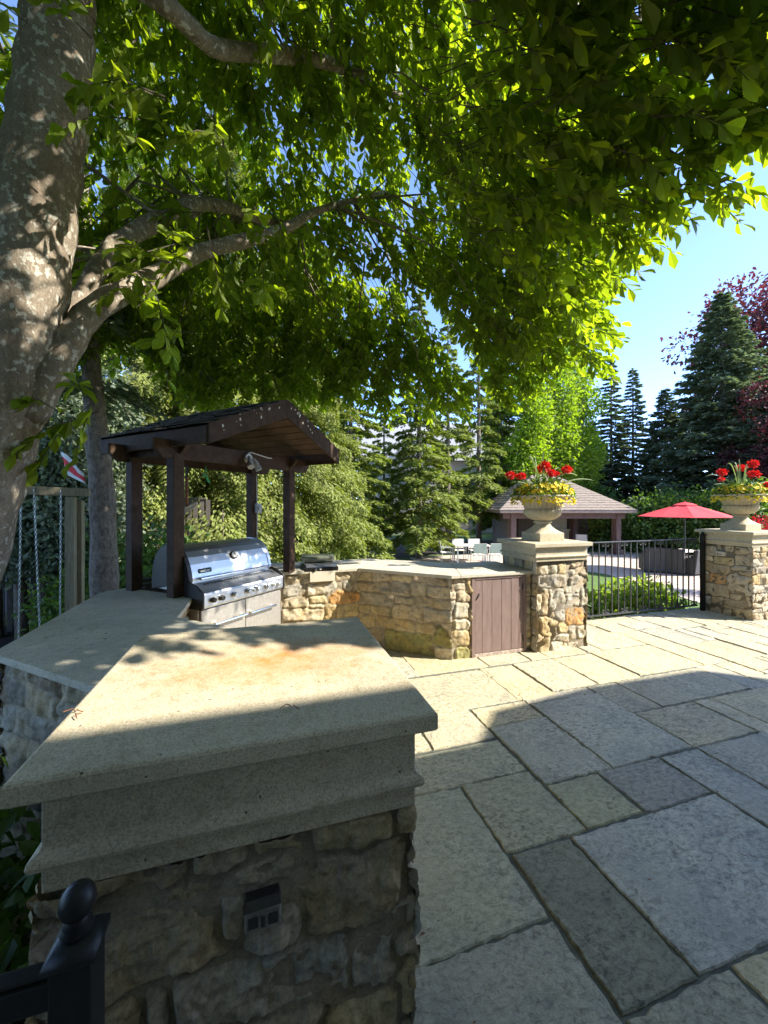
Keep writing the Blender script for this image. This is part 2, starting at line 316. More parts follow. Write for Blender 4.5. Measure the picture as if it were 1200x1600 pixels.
# ================================================================ THE SETTING
TAN, GREY, GOLD, ORG, MOSS, PALE, DARK = (.40, .335, .225), (.39, .355, .28), (.43, .35, .20), (.46, .27, .11), (.29, .27, .11), (.48, .43, .32), (.22, .185, .14)
GARDEN = -.85
mb = MB(); mb.box(-400, 400, -400, 400, GARDEN-.5, GARDEN-.004); tag(mb.build('garden_ground', M['grass']), kind='structure')
def sheet(name, pts, z, mat, th=.03):
    mb = MB(); mb.prism([(p[0], p[1]) for p in pts], z-th, z); return tag(mb.build(name, mat), kind='structure')
sheet('mulch_bed', [C(-14, 3, 0), C(-14, 22, 0), C(-3, 26, 0), C(9, 27, 0), C(9.5, 20.5, 0), C(3, 19.3, 0), C(-1, 17.2, 0), C(-3.5, 9, 0), C(-2.2, 5.2, 0), C(-5.5, 1.5, 0)], GARDEN+.004, M['soil'], .02)
lp = [G(640, 871, GARDEN), G(700, 868, GARDEN), G(800, 864, GARDEN), G(1010, 862, GARDEN), C(17, 19.5, 0), C(16, 9.2, 0), G(1100, 945, GARDEN), G(1000, 912, GARDEN), G(945, 897, GARDEN), G(880, 887, GARDEN), G(700, 884, GARDEN), G(650, 878, GARDEN)]
sheet('lower_patio', lp, GARDEN+.012, M['paver'], .02)
# ---- raised flagstone patio
HR = [(.30, 1.07, 1.26, 2.01), (1.07, 1.53, 1.55, 2.01), (1.07, 1.41, .95, 1.55), (1.41, 2.39, .95, 1.55), (.30, 1.07, .5, 1.26), (1.07, 1.54, .4, .95),
      (.40, 1.53, 2.01, 2.34), (1.54, 2.03, 1.87, 2.47), (1.53, 1.90, 1.55, 1.87), (1.90, 2.39, 1.55, 1.87), (2.39, 2.72, 1.0, 1.87), (2.72, 3.38, 1.2, 1.87),
      (2.03, 2.71, 1.87, 2.66), (2.03, 2.70, 2.66, 2.78), (2.70, 3.02, 2.32, 2.78), (3.02, 4.05, 2.32, 2.78), (2.71, 3.34, 1.87, 2.32), (3.34, 3.53, 1.55, 2.32), (3.53, 4.3, 1.6, 2.32),
      (3.37, 4.21, 2.80, 3.41), (3.37, 3.56, 3.41, 3.85), (3.56, 4.21, 3.42, 3.87), (4.21, 4.55, 2.80, 3.83), (4.16, 4.53, 3.83, 4.12), (4.56, 5.0, 3.29, 3.84), (4.56, 5.13, 2.80, 3.29),
      (4.53, 5.0, 3.84, 4.12), (5.0, 5.6, 3.72, 4.12), (2.03, 2.37, 3.08, 3.38), (2.03, 2.37, 2.73, 3.08), (2.37, 2.86, 2.78, 3.38), (2.86, 3.36, 2.79, 3.38), (1.25, 2.02, 2.75, 3.38), (1.38, 2.13, 3.40, 4.0),
      (2.13, 2.63, 3.40, 3.75), (2.63, 2.86, 3.40, 3.75), (1.06, 1.53, 2.35, 2.75), (.45, 1.06, 2.35, 2.75), (1.53, 2.03, 2.47, 2.73), (2.39, 3.3, .3, .95)]
SCOL = {0: (.41, .42, .34), 1: (.38, .37, .28), 2: (.235, .235, .185), 3: (.42, .415, .39), 4: (.37, .375, .33), 5: (.33, .32, .26), 6: (.42, .41, .32), 7: (.43, .42, .36), 8: (.37, .36, .25), 9: (.31, .30, .28), 10: (.40, .395, .37), 12: (.42, .41, .36)}
PX0, PY0, RES = -1.2, -2.2, .05; NX, NY = 210, 132
occ = np.zeros((NX, NY), bool)
def cells(r): return slice(max(0, round((r[0]-PX0)/RES)), max(0, round((r[1]-PX0)/RES))), slice(max(0, round((r[2]-PY0)/RES)), max(0, round((r[3]-PY0)/RES)))
for r in HR: a, b_ = cells(r); occ[a, b_] = True
rects = list(HR); rr = random.Random(5)
for j in range(NY):
    for i in range(NX):
        if occ[i, j]: continue
        mw, mh = rr.choice([(7, 7), (10, 8), (14, 9), (9, 13), (16, 11), (8, 6)])
        wq = 1
        while wq < mw and i+wq < NX and not occ[i+wq, j]: wq += 1
        hq = 1
        while hq < mh and j+hq < NY and not occ[i:i+wq, j+hq].any(): hq += 1
        occ[i:i+wq, j:j+hq] = True; rects.append((PX0+i*RES, PX0+(i+wq)*RES, PY0+j*RES, PY0+(j+hq)*RES))
def patio():
    mb = MB(); r = random.Random(3)
    for k, (a, b_, c, d) in enumerate(rects):
        if b_-a < .04 or d-c < .04: continue
        g = .0036; a += g; b_ -= g; c += g; d -= g
        base = SCOL.get(k) or r.choice([(.47, .42, .31), (.42, .39, .31), (.49, .43, .30), (.44, .405, .33), (.40, .38, .33)])
        q = r.uniform(.93, 1.07); mb.cur = (base[0]*q*1.07, base[1]*q*1.02, base[2]*q*.86)
        z = r.uniform(-.003, .004); tx, ty = r.uniform(-.004, .004), r.uniform(-.004, .004)
        P = []; step = .035 if (c < 3) else .07
        cor = [(a, c), (b_, c), (b_, d), (a, d)]; cor = [(x+r.uniform(-.006, .006), y+r.uniform(-.006, .006)) for x, y in cor]
        for i in range(4):
            (x0, y0), (x1, y1) = cor[i], cor[(i+1) % 4]; L = math.hypot(x1-x0, y1-y0); n = max(2, int(L/step)); nx, ny = (y1-y0)/L, -(x1-x0)/L
            for t in range(n):
                s = t/n; jj = (r.uniform(-.007, .0025)*(1 if r.random() < .85 else 1.9) if t else -.006); P.append((x0+(x1-x0)*s+nx*jj, y0+(y1-y0)*s+ny*jj))
        m = len(P); cx, cy = (a+b_)/2, (c+d)/2; V = []
        for o, dz in ((0, -.05), (0, -.007), (.006, 0)):
            for x, y in P:
                dx, dy = cx-x, cy-y; L = math.hypot(dx, dy); x2, y2 = x+dx/L*o, y+dy/L*o
                V.append((x2, y2, z+dz+(x2-cx)*tx+(y2-cy)*ty+(r.uniform(-.0015, .001) if dz == 0 else 0)))
        Fs = [[q_*m+i, q_*m+(i+1) % m, (q_+1)*m+(i+1) % m, (q_+1)*m+i] for q_ in range(2) for i in range(m)]+[[2*m+i for i in range(m)]]
        mb.add(V, Fs)
    return tag(mb.build('patio', M['slate'], usecol=True), kind='structure')
patio()
mb = MB(); mb.box(-1.19, 9.3, -2.2, 4.38, GARDEN-.2, -.009); tag(mb.build('patio_base', M['mortar']), kind='structure')
# ---- rubble walling: a height field of stones standing proud of their joints
def rand_stones(L, z0, z1, r, pal, h=(.09, .19), wd=(.12, .36)):
    out = []; z = z0
    while z < z1-.03:
        hh = r.uniform(*h); hh = hh if z+hh < z1-.05 else z1-z; s = -r.uniform(0, .15)
        while s < L:
            ww = r.uniform(*wd)
            if hh > .14 and r.random() < .3: out += [(s, s+ww, z, z+hh*.48, r.choice(pal)), (s, s+ww, z+hh*.52, z+hh, r.choice(pal))]
            else: out.append((s, s+ww, z, z+hh+r.uniform(-.01, .02), r.choice(pal)))
            s += ww
        z += hh
    return out
def wall_face(mb, O, N, L, z0, z1, stones, res=.011, seed=0, depth=.016, ext=.02, mort=(.29, .25, .18), warp=.018):
    N = np.array([N[0], N[1], 0.]); N /= np.linalg.norm(N); S = np.array([-N[1], N[0], 0.]); O = np.array([O[0], O[1], 0.])
    ns = int((L+2*ext)/res)+1; nz = int((z1-z0)/res)+1
    s, z = np.meshgrid(np.linspace(-ext, L+ext, ns), np.linspace(z0, z1, nz), indexing='ij')
    so_, zo_ = s+seed*3.7, z+seed*1.3
    ws = s+warp*vnoise(so_*7, zo_*7, seed)+warp*.4*vnoise(so_*22, zo_*22, seed+1); wz = z+warp*vnoise(so_*6, zo_*8, seed+2)+warp*.4*vnoise(so_*20, zo_*20, seed+3)
    d1 = np.full(s.shape, 9.); d2 = np.full(s.shape, 9.); idx = np.zeros(s.shape, int); rad = .016
    for k, st in enumerate(stones):
        cx, cz, hx, hz = (st[0]+st[1])/2, (st[2]+st[3])/2, (st[1]-st[0])/2, (st[3]-st[2])/2; rd = min(rad, hx*.8, hz*.8)
        qx, qz = np.abs(ws-cx)-hx+rd, np.abs(wz-cz)-hz+rd
        d = np.hypot(np.maximum(qx, 0), np.maximum(qz, 0))+np.minimum(np.maximum(qx, qz), 0)-rd
        n1 = d < d1; d2 = np.where(n1, d1, np.minimum(d2, d)); idx = np.where(n1, k, idx); d1 = np.where(n1, d, d1)
    sd = np.maximum((d1-d2)/2+.0045, d1-.012); ins = np.clip(-sd/.015, 0, 1); dome = 1-(1-ins)**2.5
    r = random.Random(seed+5); dep = np.array([r.uniform(.6, 1.25) for _ in stones]); tx = np.array([r.uniform(-.12, .12) for _ in stones]); tz = np.array([r.uniform(-.12, .12) for _ in stones])
    cs = np.array([(st[0]+st[1])/2 for st in stones]); cz = np.array([(st[2]+st[3])/2 for st in stones])
    h = depth*dep[idx]*dome+dome*(tx[idx]*(s-cs[idx])+tz[idx]*(z-cz[idx]))*.6+dome*.012*fbm(so_*16, zo_*16, seed+9, 4)-dome*(.010 if res < .006 else .004)*np.abs(fbm(so_*30, zo_*30, seed+12, 3))+(1-dome)*.003*fbm(so_*40, zo_*40, seed+4, 2)
    colr = np.array([st[4] for st in stones]); br = np.array([r.uniform(.85, 1.12) for _ in stones])
    c = colr[idx]*br[idx][..., None]*(1+.14*fbm(so_*9, zo_*9, seed+30, 3))[..., None]
    m = np.clip(dome*2.2, 0, 1)[..., None]; c = c*m+np.array(mort)*(1-m)
    V = O+s[..., None]*S+z[..., None]*np.array([0, 0, 1.])+h[..., None]*N
    I = np.arange(ns*nz).reshape(ns, nz); Fq = np.stack([I[:-1, :-1], I[1:, :-1], I[1:, 1:], I[:-1, 1:]], -1).reshape(-1, 4)
    mb.v.append(V.reshape(-1, 3)); mb.c.append(np.clip(c, .01, .8).reshape(-1, 3)); mb.f += (Fq+mb.n).tolist(); mb.n += ns*nz
def pxstones(lst, ox, oy, sc, O, N):                               # stones read off one face of the masonry
    N = np.array([N[0], N[1], 0.]); N /= np.linalg.norm(N); S = np.array([-N[1], N[0], 0.]); O = np.array([O[0], O[1], 0.]); out = []
    for x0, x1, y0, y1, c in lst:
        q = lambda x, y: onplane(ox+x/sc, oy+y/sc, O, N)
        xm, ym = (x0+x1)/2, (y0+y1)/2
        s0, s1 = np.dot(q(x0, ym)-O, S), np.dot(q(x1, ym)-O, S); za, zb = q(xm, y1)[2], q(xm, y0)[2]
        out.append((s0, s1, za, zb, c))
    return out
def avoid(rnd, man):
    out = list(man)
    for a in rnd:
        ov = sum(max(0, min(a[1], b[1])-max(a[0], b[0]))*max(0, min(a[3], b[3])-max(a[2], b[2])) for b in man)
        if ov < .3*(a[1]-a[0])*(a[3]-a[2]): out.append(a)
    return out
PAL = [TAN, TAN, GREY, GREY, PALE, GOLD]
def pillar(label, u0, u1, v0, v1, zt, slab, zc, faces, core=.0, capmat='cast', seed=1, res=.011, palette=PAL, mort=(.29, .25, .18), depth=.014):
    """shaft of rubble (u0..u1, v0..v1), cap with slab (slab rect) between zc and zt"""
    t = thing('stone_pillar', label, 'pillar', ((u0+u1)/2, (v0+v1)/2, 0), 'stone pillars with moulded caps')
    mb = MB(); mb.cur = (.2, .17, .12); mb.box(u0-.003, u1+.003, v0-.003, v1+.003, -.3, zc+.01)
    for k, (O, N, L) in enumerate([((u0, v0), (0, -1), u1-u0), ((u1, v0), (1, 0), v1-v0), ((u1, v1), (0, 1), u1-u0), ((u0, v1), (-1, 0), v1-v0)]):
        man = faces.get(k, []); st = avoid(rand_stones(L, 0, zc, random.Random(seed*7+k), palette), man)
        wall_face(mb, O, N, L, 0, zc, st, res=res, seed=seed*11+k, mort=mort, depth=depth)
    mb.build('shaft', M['rubble'], t, smooth=True, usecol=True)
    a, b_, c, d = slab; m2 = MB(); hs = .045; fr = .04; z1 = zt-hs; H2 = z1-zc
    m2.sweep(a+fr, b_-fr, c+fr, d-fr, [(0, zc), (0, zc+H2*.255), (.009, zc+H2*.258), (.015, zc+H2*.28), (.018, zc+H2*.325), (.016, zc+H2*.37), (.010, zc+H2*.398), (.0055, zc+H2*.405), (.0025, zc+H2*.43), (.0, zc+H2*.47), (0, z1)])
    m2.build('cap_moulding', M[capmat], t, bevel=.003)
    m3 = MB(); m3.sweep(a, b_, c, d, [(-.006, z1-.0), (0, z1+.006), (0, zt-.007), (-.003, zt-.002), (-.008, zt)]); m3.build('cap_slab', M[capmat], t)
    return t
# near pillar: stones of its front face in image pixels
Of = (-.385, .885)
near = [(800, 1065, 350, 545, TAN), (650, 775, 535, 625, GREY), (575, 645, 470, 600, GREY), (255, 590, 530, 700, TAN), (430, 610, 425, 475, TAN), (270, 400, 440, 500, TAN), (440, 940, 640, 790, GREY),
        (962, 1078, 565, 710, GREY), (380, 460, 730, 830, GREY), (255, 372, 770, 900, TAN), (870, 1080, 745, 900, GOLD), (470, 860, 800, 980, TAN), (620, 800, 370, 440, TAN)]
SHADED = lambda c: tuple(q_*.72 for q_ in c); near = [(a, b, c, d, SHADED(e)) for a, b, c, d, e in near]  # shade of the near pillar put into its stone colours
OUTP = onplane(705/1.714, 1120+490/1.714, Of, (0, -1))
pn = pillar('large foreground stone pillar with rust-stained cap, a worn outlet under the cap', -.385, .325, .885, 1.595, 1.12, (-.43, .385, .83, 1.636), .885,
            {0: pxstones(near, 0, 1120, 1.714, Of, (0, -1))}, capmat='castn', seed=2, res=.0045, palette=[SHADED(TAN), SHADED(GREY), SHADED(GOLD)], mort=(.11, .095, .07), depth=.020)
mb = MB(); ox, oy, oz = OUTP; oy = .885-.034                         # weathered outlet set in the near pillar
mb.box(ox-.037, ox+.037, oy, oy+.04, oz-.032, oz+.018); M['oldplate'] = simple('grimy_plate', (.10, .09, .07), (.26, .24, .20), 60, .7, .3, .001); o1 = mb.build('outlet_plate', M['oldplate'], pn, bevel=.004)
mb = MB()
for dx in (-.020, .020):
    mb.box(ox+dx-.010, ox+dx+.010, oy-.003, oy-.0005, oz-.020, oz+.002)
mb.box(ox-.004, ox+.004, oy-.005, oy-.0005, oz-.02, oz+.0); mb.build('socket', M['darkmetal'], o1, bevel=.001)
mb = MB(); mb.extrude([(ox-.038, oy-.008, oz+.019), (ox+.036, oy-.006, oz+.021), (ox+.032, oy+.008, oz+.032), (ox-.034, oy+.008, oz+.029)], (0, .02, .002)); mb.build('recess_shade', M['darkmetal'], o1)  # black strip put in as the shade of the recess above the plate
mid = [(755, 885, 20, 85, PALE), (900, 950, 10, 80, GOLD), (1000, 1100, 0, 35, TAN), (970, 1055, 50, 90, GREY), (1060, 1098, 45, 80, TAN), (745, 955, 100, 200, GREY), (990, 1115, 100, 175, GREY), (935, 1065, 185, 240, PALE),
       (750, 810, 215, 420, TAN), (820, 950, 205, 390, GREY), (960, 1065, 250, 355, GREY), (1070, 1125, 185, 345, PALE), (815, 865, 395, 440, TAN), (870, 955, 375, 465, GREY), (750, 900, 445, 595, GOLD), (880, 970, 480, 570, GOLD),
       (950, 1125, 355, 495, ORG), (850, 985, 575, 630, PALE), (985, 1045, 515, 600, GREY), (1050, 1125, 505, 590, PALE), (825, 1125, 640, 700, PALE), (755, 815, 610, 715, GOLD)]
Om = (2.83, 3.575)
pm = pillar('stone pillar beside the brown cabinet door, urn on its cap', 2.83, 3.475, 3.575, 4.17, 1.18, (2.75, 3.51, 3.5, 4.22), .98, {0: pxstones(mid, 700, 880, 5.217, Om, (0, -1))}, seed=3)
Or = (6.42, 4.32)
rgt = [(610, 715, 565, 640, TAN), (715, 880, 555, 600, TAN), (885, 1045, 580, 635, TAN), (895, 1060, 645, 745, TAN), (690, 875, 665, 740, GOLD), (615, 690, 655, 700, PALE), (610, 840, 720, 820, TAN), (850, 1055, 745, 790, GREY),
       (612, 655, 830, 895, GREY), (665, 815, 825, 915, ORG), (820, 1055, 830, 1020, GREY), (945, 1055, 810, 850, TAN), (612, 830, 910, 1030, TAN), (840, 990, 1005, 1065, TAN), (612, 670, 1025, 1100, GREY), (680, 775, 1040, 1115, TAN),
       (790, 1000, 1060, 1130, TAN), (780, 1060, 1135, 1240, GOLD), (612, 775, 1110, 1180, TAN), (1000, 1060, 1040, 1130, GREY)]
rgt = [(a, b, c, d, tuple(x*.95+.03 for x in e)) for a, b, c, d, e in rgt]
pr = pillar('stone pillar right of the iron railing, pale junction box on its side', 6.42, 7.06, 3.675, 4.32, 1.22, (6.357, 7.12, 3.62, 4.385), 1.01, {3: pxstones(rgt, 1000, 760, 6, Or, (-1, 0))}, seed=4)
bx = onplane(1000+772/6, 760+630/6, Or, (-1, 0)); mb = MB(); mb.box(6.365, 6.43, bx[1]-.055, bx[1]+.055, bx[2]-.03, bx[2]+.03); jb = mb.build('junction_box', M['plate'], pr, bevel=.006)
mb = MB(); mb.box(6.361, 6.366, bx[1]-.03, bx[1]+.035, bx[2]-.012, bx[2]-.004); mb.box(6.361, 6.366, bx[1]+.02, bx[1]+.035, bx[2]-.004, bx[2]+.01); mb.build('slot', M['black'], jb)
# ---- counters
def inset(poly, d):
    n = len(poly); a = sum(poly[i][0]*poly[(i+1) % n][1]-poly[(i+1) % n][0]*poly[i][1] for i in range(n)); sg = 1 if a > 0 else -1; out = []
    for i in range(n):
        p0, p1, p2 = [np.array(poly[k % n], float) for k in (i-1, i, i+1)]; e1 = unit(p1-p0); e2 = unit(p2-p1)
        n1 = sg*np.array([-e1[1], e1[0]]); n2 = sg*np.array([-e2[1], e2[0]]); out.append(tuple(p1+d*(n1+n2)/(1+np.dot(n1, n2))))
    return out
def counter(label, slabs, outline, skip=(), manual={}, seed=1, z=.875, door=None, res=.011, pal=PAL):
    cx = np.mean([p[0] for p in outline]); cy = np.mean([p[1] for p in outline]); t = thing('stone_counter', label, 'counter', (cx, cy, 0))
    mb = MB()
    for sl_ in slabs: mb.prism(sl_, z-.036, z)
    mb.build('countertop', M['counter'], t, bevel=.005)
    wl = inset(outline, .04); n = len(wl); a = sum(wl[i][0]*wl[(i+1) % n][1]-wl[(i+1) % n][0]*wl[i][1] for i in range(n))
    if a < 0: wl = wl[::-1]
    mw = MB(); mw.cur = (.2, .17, .12); cut = inset(wl, .004); mw.prism(cut, -.3 if not door else -.02, z-.037)
    for i in range(n):
        p, q = np.array(wl[i]), np.array(wl[(i+1) % n]); L = np.linalg.norm(q-p); e = (q-p)/L; N = (e[1], -e[0])
        if i in skip: continue
        segs = [(0, L)]
        if door and door[0] == i: segs = [(0, door[1]), (door[2], L)]
        for (a0, a1) in segs:
            P0 = p+e*a0; man = [(s0-a0, s1-a0, za, zb, c) for s0, s1, za, zb, c in manual.get(i, [])]
            st = avoid(rand_stones(a1-a0, 0, z-.04, random.Random(seed*13+i+int(a0*10)), pal), man)
            wall_face(mw, P0, N, a1-a0, 0, z-.037, st, res=res, seed=seed*5+i, ext=.012)
    mw.build('stone_base', M['rubble'], t, smooth=True, usecol=True); return t, wl
RO = [(.18, 4.35), (1.02, 4.35), (1.826, 3.615), (2.825, 3.615), (2.825, 4.37), (2.22, 4.40), (1.36, 5.06), (-.10, 5.06), (-.42, 4.80)]
RS1 = [(.18, 4.35), (1.02, 4.35), (1.36, 5.06), (-.10, 5.06), (-.42, 4.80)]
g_ = .002
RS1 = [(.18, 4.35), (1.019, 4.35), (1.357, 5.06), (-.10, 5.06), (-.42, 4.80)]
RS2 = [(1.022, 4.35), (1.93, 3.523+.092), (2.10, 4.49), (1.36, 5.06)]; RS2 = [(1.022, 4.35), (1.826, 3.615), (1.93, 3.615), (2.218, 4.40), (1.36, 5.06)]
RS3 = [(1.933, 3.615), (2.825, 3.615), (2.825, 4.37), (2.221, 4.40)]
wl = inset(RO, .04)
seg1 = [(20, 110, 90, 135, TAN), (115, 180, 90, 130, TAN), (10, 155, 140, 220, GREY), (170, 360, 130, 215, GREY), (360, 490, 70, 115, TAN), (330, 515, 185, 260, ORG), (10, 175, 228, 300, TAN), (190, 300, 230, 270, GOLD), (180, 270, 275, 300, TAN),
        (15, 275, 310, 385, TAN), (285, 370, 270, 360, GOLD), (360, 520, 275, 360, GOLD), (418, 510, 115, 180, GREY)]
seg2 = [(515, 610, 70, 115, GOLD), (620, 745, 75, 125, TAN), (745, 880, 80, 120, GOLD), (885, 1130, 90, 135, TAN), (525, 655, 120, 185, TAN), (665, 865, 125, 205, GREY), (870, 960, 120, 205, TAN), (980, 1130, 145, 220, TAN), (525, 750, 195, 275, GREY),
        (755, 890, 215, 262, TAN), (905, 1020, 220, 285, TAN), (1025, 1135, 235, 300, TAN), (530, 590, 275, 320, GOLD), (600, 735, 280, 350, GOLD), (750, 945, 270, 370, TAN), (960, 1135, 305, 390, GREY), (530, 620, 345, 410, GOLD), (645, 890, 370, 450, GOLD),
        (890, 1060, 400, 465, GOLD), (560, 685, 435, 520, TAN), (700, 1010, 455, 610, MOSS), (1020, 1140, 420, 555, MOSS), (1035, 1145, 570, 650, PALE)]
dl = {0: pxstones(seg1, 440, 880, 4.286, wl[0], (0, -1)), 1: pxstones(seg2, 440, 880, 4.286, wl[1], unit(np.array([wl[2][1]-wl[1][1], -(wl[2][0]-wl[1][0])])))}
dm = [(65, 170, 130, 165, TAN), (65, 170, 170, 230, PALE), (65, 170, 235, 325, TAN), (60, 170, 330, 440, PALE), (65, 170, 445, 545, PALE), (55, 170, 550, 680, GOLD), (75, 180, 690, 790, MOSS), (625, 690, 160, 275, PALE), (630, 690, 285, 400, PALE), (630, 690, 410, 540, PALE), (635, 690, 550, 620, TAN), (635, 690, 630, 710, PALE)]
dl[2] = pxstones(dm, 700, 880, 5.217, wl[2], (0, -1))
D0, D1 = 2.068-wl[2][0], 2.735-wl[2][0]
ct, _ = counter('stone counter bending round from the steel grill to the pillar, with a brown cabinet door', [RS1, RS2, RS3], RO, skip=(3, 8), manual=dl, seed=6, door=(2, D0, D1))
dv = wl[2][1]-.004; mb = MB()
mb.box(2.068, 2.105, dv-.022, dv+.02, 0, .837); mb.box(2.70, 2.737, dv-.022, dv+.02, 0, .837); mb.box(2.105, 2.70, dv-.0225, dv+.018, .81, .837)
dr = mb.build('door_frame', M['door'], ct, bevel=.003)
mb = MB(); mb.box(2.105, 2.70, dv-.0225, dv+.018, .0, .035); M['worn'] = simple('worn_paint', (.20, .12, .10), (.50, .44, .34), 26, .85, .4, .002); mb.build('worn_sill', M['worn'], dr, bevel=.003)
x = 2.107; mb = MB(); rr = random.Random(2)
for wdt in (.085, .118, .118, .118, .098, .056):
    mb.box(x+.0015, x+wdt-.0015, dv-.014-rr.uniform(0, .002), dv+.01, .04, .805); x += wdt
dp = mb.build('door_panel', M['door'], ct, bevel=.0025)
mb = MB(); mb.tube([(2.12, dv-.018, .60), (2.15, dv-.024, .645), (2.155, dv-.02, .665)], .004, 6); mb.build('latch_hook', M['black'], dp)
for z in (.12, .68): mb = MB(); mb.box(2.688, 2.70, dv-.02, dv-.012, z, z+.065); mb.build('hinge', M['black'], dp, bevel=.001)
LO = [(.1, 1.60), (-.43, 1.60), (-1.27, 2.39), (-1.29, 3.75), (-1.13, 3.93), (-.53, 3.37), (-.53, 2.80), (.1, 2.22)]
LS1 = [(.1, 1.638), (-.43, 1.638), (-1.268, 2.388), (-.531, 2.818), (-.53, 2.80), (.1, 2.22)]
LS2 = [(-1.27, 2.394), (-1.29, 3.75), (-1.13, 3.93), (-.53, 3.37), (-.53, 2.823)]
counter('pale grey stone counter in leaf shade between the big pillar and the grill', [LS1, LS2], LO, seed=9, pal=[SHADED(GREY), SHADED(TAN), TAN, DARK])  # base stones partly in colours with the shade darkened in
# ---- iron railing between the pillars
RV = 4.33
t = thing('iron_railing', 'black wrought iron railing with twisted bars and scrolls between two stone pillars', 'railing', (4.9, RV, 0))
mb = MB(); mb.box(6.315, 6.365, RV-.1, RV-.05, -.02, 1.13); mb.box(6.305, 6.375, RV-.11, RV-.04, 1.13, 1.145); mb.ball((6.34, RV-.075, 1.165), .022, 8)
for dx in (-.03, .03): mb.ball((6.34+dx, RV-.075, 1.15), .011, 6)
mb.build('post', M['black'], t, bevel=.002)
zt_, zb_ = 1.075, .06
mb = MB(); mb.obox((3.47, RV-.02, zt_-.012), (2.86, 0, 0), (0, .04, 0), (0, 0, .016)); mb.build('top_rail', M['iron'], t, bevel=.003)
mb = MB(); mb.obox((3.47, RV-.012, zb_-.012), (2.86, 0, 0), (0, .024, 0), (0, 0, .022)); mb.build('bottom_rail', M['iron'], t, bevel=.002)
def scroll(mb, x, z, sx, sz):
    P = [];
    for k in range(26):
        a = k/25*3.4*math.pi/2*1.25; r = .033*(1-k/25*.72); P.append((x+sx*(.033-r*math.cos(a)), RV, z+sz*(-r*math.sin(a)*1.0)))
    mb.tube(P, .0068, 5)
for k in range(25):
    x = 4.561+(k-9)*.114
    if not 3.5 < x < 6.3: continue
    tw = (k % 3 == 0); mb = MB()
    if tw:
        n = 60; V = []; Fs = []
        for i in range(n+1):
            z = zb_+.01+(zt_-zb_-.02)*i/n; a0 = i*.55 if .15 < i/n < .85 else 0
            for q in range(4): V.append((x+.0095*math.cos(a0+q*math.pi/2+.785), RV+.0095*math.sin(a0+q*math.pi/2+.785), z))
        Fs = [[i*4+q, i*4+(q+1) % 4, (i+1)*4+(q+1) % 4, (i+1)*4+q] for i in range(n) for q in range(4)]; mb.add(V, Fs)
        b_ = mb.build('twisted_bar', M['iron'], t)
        ms = MB()
        for sx in (-1, 1): scroll(ms, x+sx*.006, zt_-.045, sx, -1); scroll(ms, x+sx*.006, zb_+.045, sx, 1)
        ms.build('scroll', M['iron'], b_, smooth=True)
    else:
        mb.box(x-.007, x+.007, RV-.007, RV+.007, zb_+.01, zt_-.012); mb.build('bar', M['iron'], t)
# ---- near black railing at lower left
t = thing('iron_fence_post', 'black iron fence post with ball finial and hand rail against the big pillar', 'fence post', (-.24, .63, 0))
pc = (-.2365, .618); hw = .024
mb = MB(); mb.box(pc[0]-hw, pc[0]+hw, pc[1]-hw, pc[1]+hw, -.3, 1.01); mb.build('post', M['black'], t, bevel=.003)
mb = MB(); mb.sweep(pc[0]-hw, pc[0]+hw, pc[1]-hw, pc[1]+hw, [(-.001, 1.006), (.005, 1.012), (.005, 1.02), (-.004, 1.03), (-.018, 1.036)])
mb.lathe([(.016, 0), (.019, .004), (.013, .009), (.017, .013), (.009, .02), (.009, .024)], (pc[0], pc[1], 1.034), 20); mb.ball((pc[0], pc[1], 1.073), .021, 16, 1.1); mb.build('finial', M['black'], t, smooth=True)
mb = MB(); mb.box(-1.5, pc[0]-hw, pc[1]-.017, pc[1]+.017, .955, .99); mb.box(-1.5, pc[0]-hw, pc[1]-.011, pc[1]+.011, .99, .995); mb.build('hand_rail', M['black'], t, bevel=.005); mb = MB(); mb.box(-1.5, pc[0]-hw, pc[1]-.012, pc[1]+.012, .05, .075); mb.build('bottom_rail', M['black'], t, bevel=.003)
for k in range(10): mb = MB(); x = pc[0]-.14-k*.12; mb.box(x-.008, x+.008, pc[1]-.008, pc[1]+.008, .07, .956); mb.build('bar', M['black'], t)
# ---- the house whose roof throws the shade over the near patio (behind the viewpoint)
t = thing('house', 'plastered house with bay standing behind the near patio', 'house', (2, -5, 0))
mb = MB(); mb.prism([(-7, -9), (11, -9), (11, -1.6), (10.1, -1.0), (9.7, -.65), (8.44, -.6), (7.4, -.7), (7.08, -1.0), (5.7, -1.0), (5.6, -1.8), (-7, -1.8)], GARDEN-.1, 4.9); mb.build('wall', M['plaster'], t)
mb = MB(); mb.prism([(-7.4, -9.4), (11.4, -9.4), (11.4, -1.2), (10.1, -.485), (9.7, -.15), (8.44, -.107), (7.4, -.216), (7.08, -.54), (5.7, -.54), (5.7, -1.25), (-7.4, -1.25)], 4.9, 5.0)
mb.add([(-7.3, -9.3, 5.002), (11.3, -9.3, 5.002), (11.3, -1.6, 5.002), (-7.3, -1.6, 5.002), (-4, -5.4, 6.6), (8, -5.4, 6.6)], [[0, 1, 5, 4], [1, 2, 5], [2, 3, 4, 5], [3, 0, 4]]); mb.build('roof', M['shingle'], t)
for x in (-5, -2.4, .4, 3): mb = MB(); mb.box(x, x+1.2, -1.84, -1.795, .9, 2.3); f_ = mb.build('window', M['whitepl'], t); mb = MB(); mb.box(x+.07, x+1.13, -1.80+.0, -1.76, .97, 2.23); mb.build('pane', M['glass'], f_)
